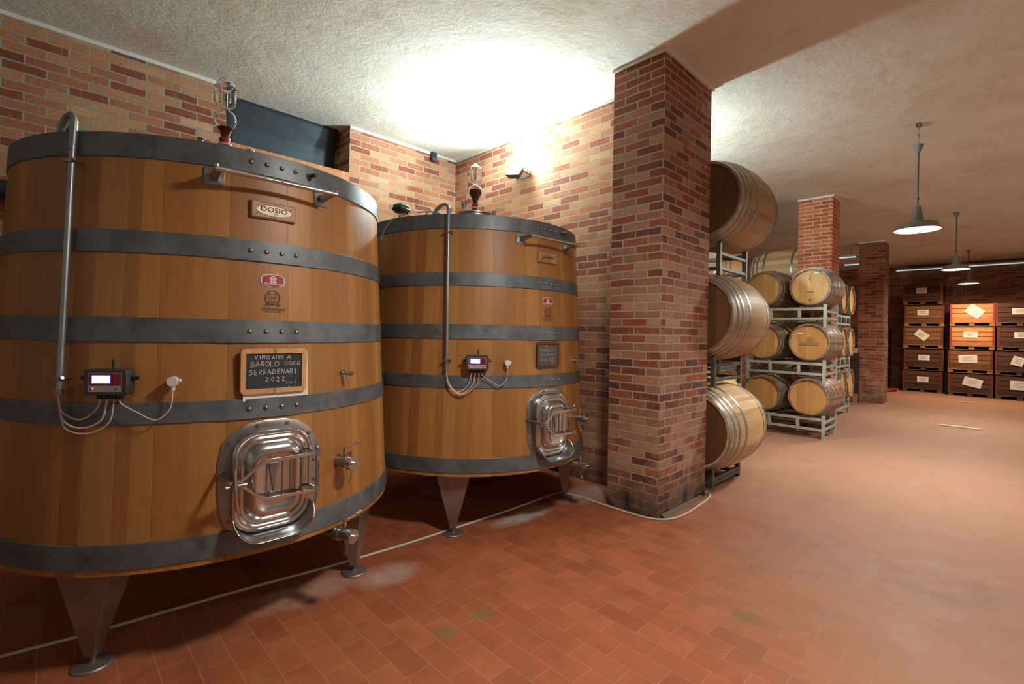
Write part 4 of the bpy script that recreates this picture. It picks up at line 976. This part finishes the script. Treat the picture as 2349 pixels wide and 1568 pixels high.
# barrels seen end-on along the far row
for i, x in enumerate((11.75, 12.44)):
    for j, z in enumerate(ZB):
        put(qA, False, ('lowest', 'middle', 'top')[j] + ' barrel of the ' + ('nearer', 'farther')[i] + ' end-on column behind the orange pillar', (x, 2.72, z), PI/2, 0, 'end-on barrels behind the orange pillar')
for i, x in enumerate((12.67,)):
    for j, z in enumerate((0, .885, 1.775)):
        put(rk, False, ('lowest', 'middle', 'top')[j] + ' grey-green rack under the end-on barrels behind the orange pillar', (x, 2.35, z), PI/2, group='grey-green racks behind the orange pillar', cat='rack')

# pallet standing on edge against the far pillar
t = empty('wooden_pallet', (14.93, 2.62, 0), 0, 'wooden pallet standing on edge against the far brick pillar', 'pallet')
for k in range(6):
    o = MB(); o.bx(-.06, -.04, -.05, .75, .02+k*.22, .02+k*.22+.13); o.build('board', M['dark_brown_wood' if k > 0 else 'pallet'], t)
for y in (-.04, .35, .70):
    o = MB(); o.bx(-.04, .05, y-.045, y+.045, 0, 1.25); o.build('runner', M['dark_brown_wood'], t)
m = MB(); m.box((14.9, 2.60, .11), (.13, .12, .22)); tag(m.build('wooden_block', M['pallet'], bevel=.006), 'small orange wood block on the floor at the far pillar foot', 'block')

# ------------------------------------------------------------------ crates
def crate_proto(mat, post, W=.95, D=.93, Hc=.675, gap=.012):
    t = empty('wooden_crate')
    hb = .115
    # pallet base
    o = MB(); o.bx(-.03, D, 0, .0+W, hb-.018, hb); o.bx(0, D, 0, W, .0, .014)
    bs_ = o.build('pallet_base', M['pallet'] if mat != M['crate_dark'] else M['crate_brown'], t)
    for y in (.06, W/2, W-.06):
      for xa, xb in ((-.012, .10), (D/2-.06, D/2+.06), (D-.1, D)):
        o = MB(); o.bx(xa, xb, y-.055, y+.055, .014, hb-.018); o.build('block', M['pallet'] if mat != M['crate_dark'] else M['crate_brown'], bs_)
    n = 4; ph = (Hc-hb-.012)/n
    for k in range(n):
        o = MB(); z0 = hb+.002+k*ph; z1 = z0+ph-gap
        o.bx(0, .02, .02, W-.02, z0, z1); o.bx(D-.02, D, .02, W-.02, z0, z1); o.bx(.02, D-.02, .012, .032, z0, z1); o.bx(.02, D-.02, W-.032, W-.012, z0, z1)
        for_ = o.build('slat', mat, t, swap=True, bevel=.002)
        for l in for_.data.uv_layers[0].data: l.uv = (l.uv[0]+k*.37, l.uv[1])
    o = MB(); o.bx(.025, D-.025, .035, W-.035, hb, Hc-.03); o.build('dark_filler', M['void'], t)  # near-black filler block that keeps the gaps between slats dark
    for y in (0, W):
        for x in (0, D):
            o = MB(); sx = 1 if x == 0 else -1; sy = 1 if y == 0 else -1
            o.bx(x-.006*sx, x+.05*sx, y-.002*sy, y+.012*sy, hb-.02, Hc-.01); o.bx(x-.008*sx, x+.0*sx, y, y+.05*sy, hb-.02, Hc-.01); o.build('corner_post', post, t)
    return t
cD = crate_proto(M['crate_dark'], M['crate_post']); cB = crate_proto(M['crate_brown'], M['crate_post']); cL = crate_proto(M['crate_lit'], M['crate_post_lit'])
used = set()
def crate(proto, x, y, z, label, sheet=None, group='stacked wooden crates'):
    o = put(proto, id(proto) not in used, label, (x, y, z), group=group, cat='crate'); used.add(id(proto))
    if sheet:
        yy, zz, w_, h_, a = sheet
        m = MB(); Mx = Matrix.Translation((-.012, yy, zz)) @ Matrix.Rotation(math.radians(a), 4, 'X'); m.box((0, 0, 0), (.004, w_, h_), Mx)
        s_ = m.build('label_sheet', M['paper'], o, ); s_['label'] = 'white paper sheet'
        f = Flat()
        for q in range(4): f.rect(-w_*(.30-.04*(q % 2)), h_*(.24-.15*q), w_*(.3-.07*(q % 3)), h_*(.24-.15*q)+.005, 0)
        f.build('print', M['ink'], lambda a_, b_, lay: Mx @ Vector((-.007, -a_, b_)), o)
    return o
HC = .685
Y1, Y2, Y3 = 1.235, .14, -.80
sh1 = [(.46, .40, .27, .17, 0), (.46, .40, .27, .17, 0), (.50, .42, .33, .22, 40), (.50, .44, .27, .17, 0), (.50, .44, .26, .17, 0)]
names1 = ['bottom', 'second', 'third', 'fourth', 'top']
for i in range(5):
    crate((cD, cD, cB, cB, cD)[i], 19.75, Y1+(.02, 0, .02, .0, .04)[i], i*HC, names1[i] + ' crate of the tall five-crate stack left of the lit stack', sh1[i], 'crates of the tall stack')
sh2 = [(.42, .42, .40, .25, 14), (.52, .42, .40, .23, -3), (.50, .44, .30, .17, 0), (.42, .44, .36, .28, 38)]
for i in range(4):
    crate((cD, cB, cL, cL)[i], 19.40, Y2+(.02, .03, 0, 0)[i], i*HC, ('bottom crate', 'second crate', 'third crate in lamplit colour', 'top crate in bright lamplit colour')[i] + ' of the stack under the warm lamp', sh2[i], 'crates of the lit stack')
sh3 = [(.48, .42, .38, .25, 0), (.50, .40, .24, .25, 18), (.46, .44, .32, .17, 0), (.46, .42, .34, .17, 0)]
for i in range(4):
    crate(cD, 19.30, Y3-.04+(0, .02, -.02, .02)[i], i*HC, names1[i].replace('fourth', 'top') + ' crate of the rightmost stack at the picture edge', sh3[i], 'crates of the rightmost stack')
for i in range(3):
    crate(cD, 19.75, 2.62, i*HC, names1[i] + ' crate of the low stack behind the far pillar', ((.30, .62, .2, .2, 40), (.85, .55, .14, .16, 0), None)[i], 'crates behind the far pillar')
for i in range(3):
    crate(cD, 18.9, -1.86, i*HC, names1[i] + ' crate of the stack just outside the right edge', None, 'crates right of the picture edge')

# pallet truck behind the far pillar
t = empty('pallet_truck', (18.75, 2.72, 0), math.radians(-20), 'red hand pallet truck by the low crates behind the far pillar', 'pallet truck')
for y in (-.2, .2):
    o = MB(); o.bx(-.5, .65, y-.08, y+.08, .05, .10); o.build('fork', M['red_paint'], t, bevel=.01)
    o = MB(); o.cyl((.55, y-.05, .035), (.55, y+.05, .035), .035, 14); o.build('wheel', M['black'], t)
o = MB(); o.prism([(-.66, .05), (-.48, .05), (-.48, .35), (-.60, .42), (-.66, .38)], -.14, .14); o.build('pump_body', M['red_paint'], t, bevel=.01)
o = MB(); o.cyl((-.6, -.06, .085), (-.6, .06, .085), .085, 18); o.build('steering_wheel', M['black'], t)
o = MB(); o.tube([(-.62, 0, .38), (-.85, 0, .95)], .02, 10); o.tube([(-.85, -.12, .98), (-.86, -.14, 1.1), (-.88, 0, 1.14), (-.86, .14, 1.1), (-.85, .12, .98), (-.85, -.12, .98)], .013, 8); o.build('handle', M['red_paint'], t)

# boards on the floor
m = MB(); m.box((0, 0, .011), (.12, .58, .02)); o = m.build('board_strip', M['board'], bevel=.003); o.location = (12.28, .53, 0); tag(o, 'narrow pale board lying on the floor in front of the crates', 'board')
m = MB(); m.box((0, 0, .011), (.14, .26, .02)); o = m.build('board_strip', M['board'], bevel=.003); o.location = (17.4, .62, 0); tag(o, 'short pale board on the far floor near the lit crates', 'board')

# the patterns the copies were made from are not part of the cellar
def drop(o):
    for ch in [x for x in bpy.data.objects if x.parent == o]: drop(ch)
    bpy.data.objects.remove(o)
for o in list(PROTOS): drop(o)
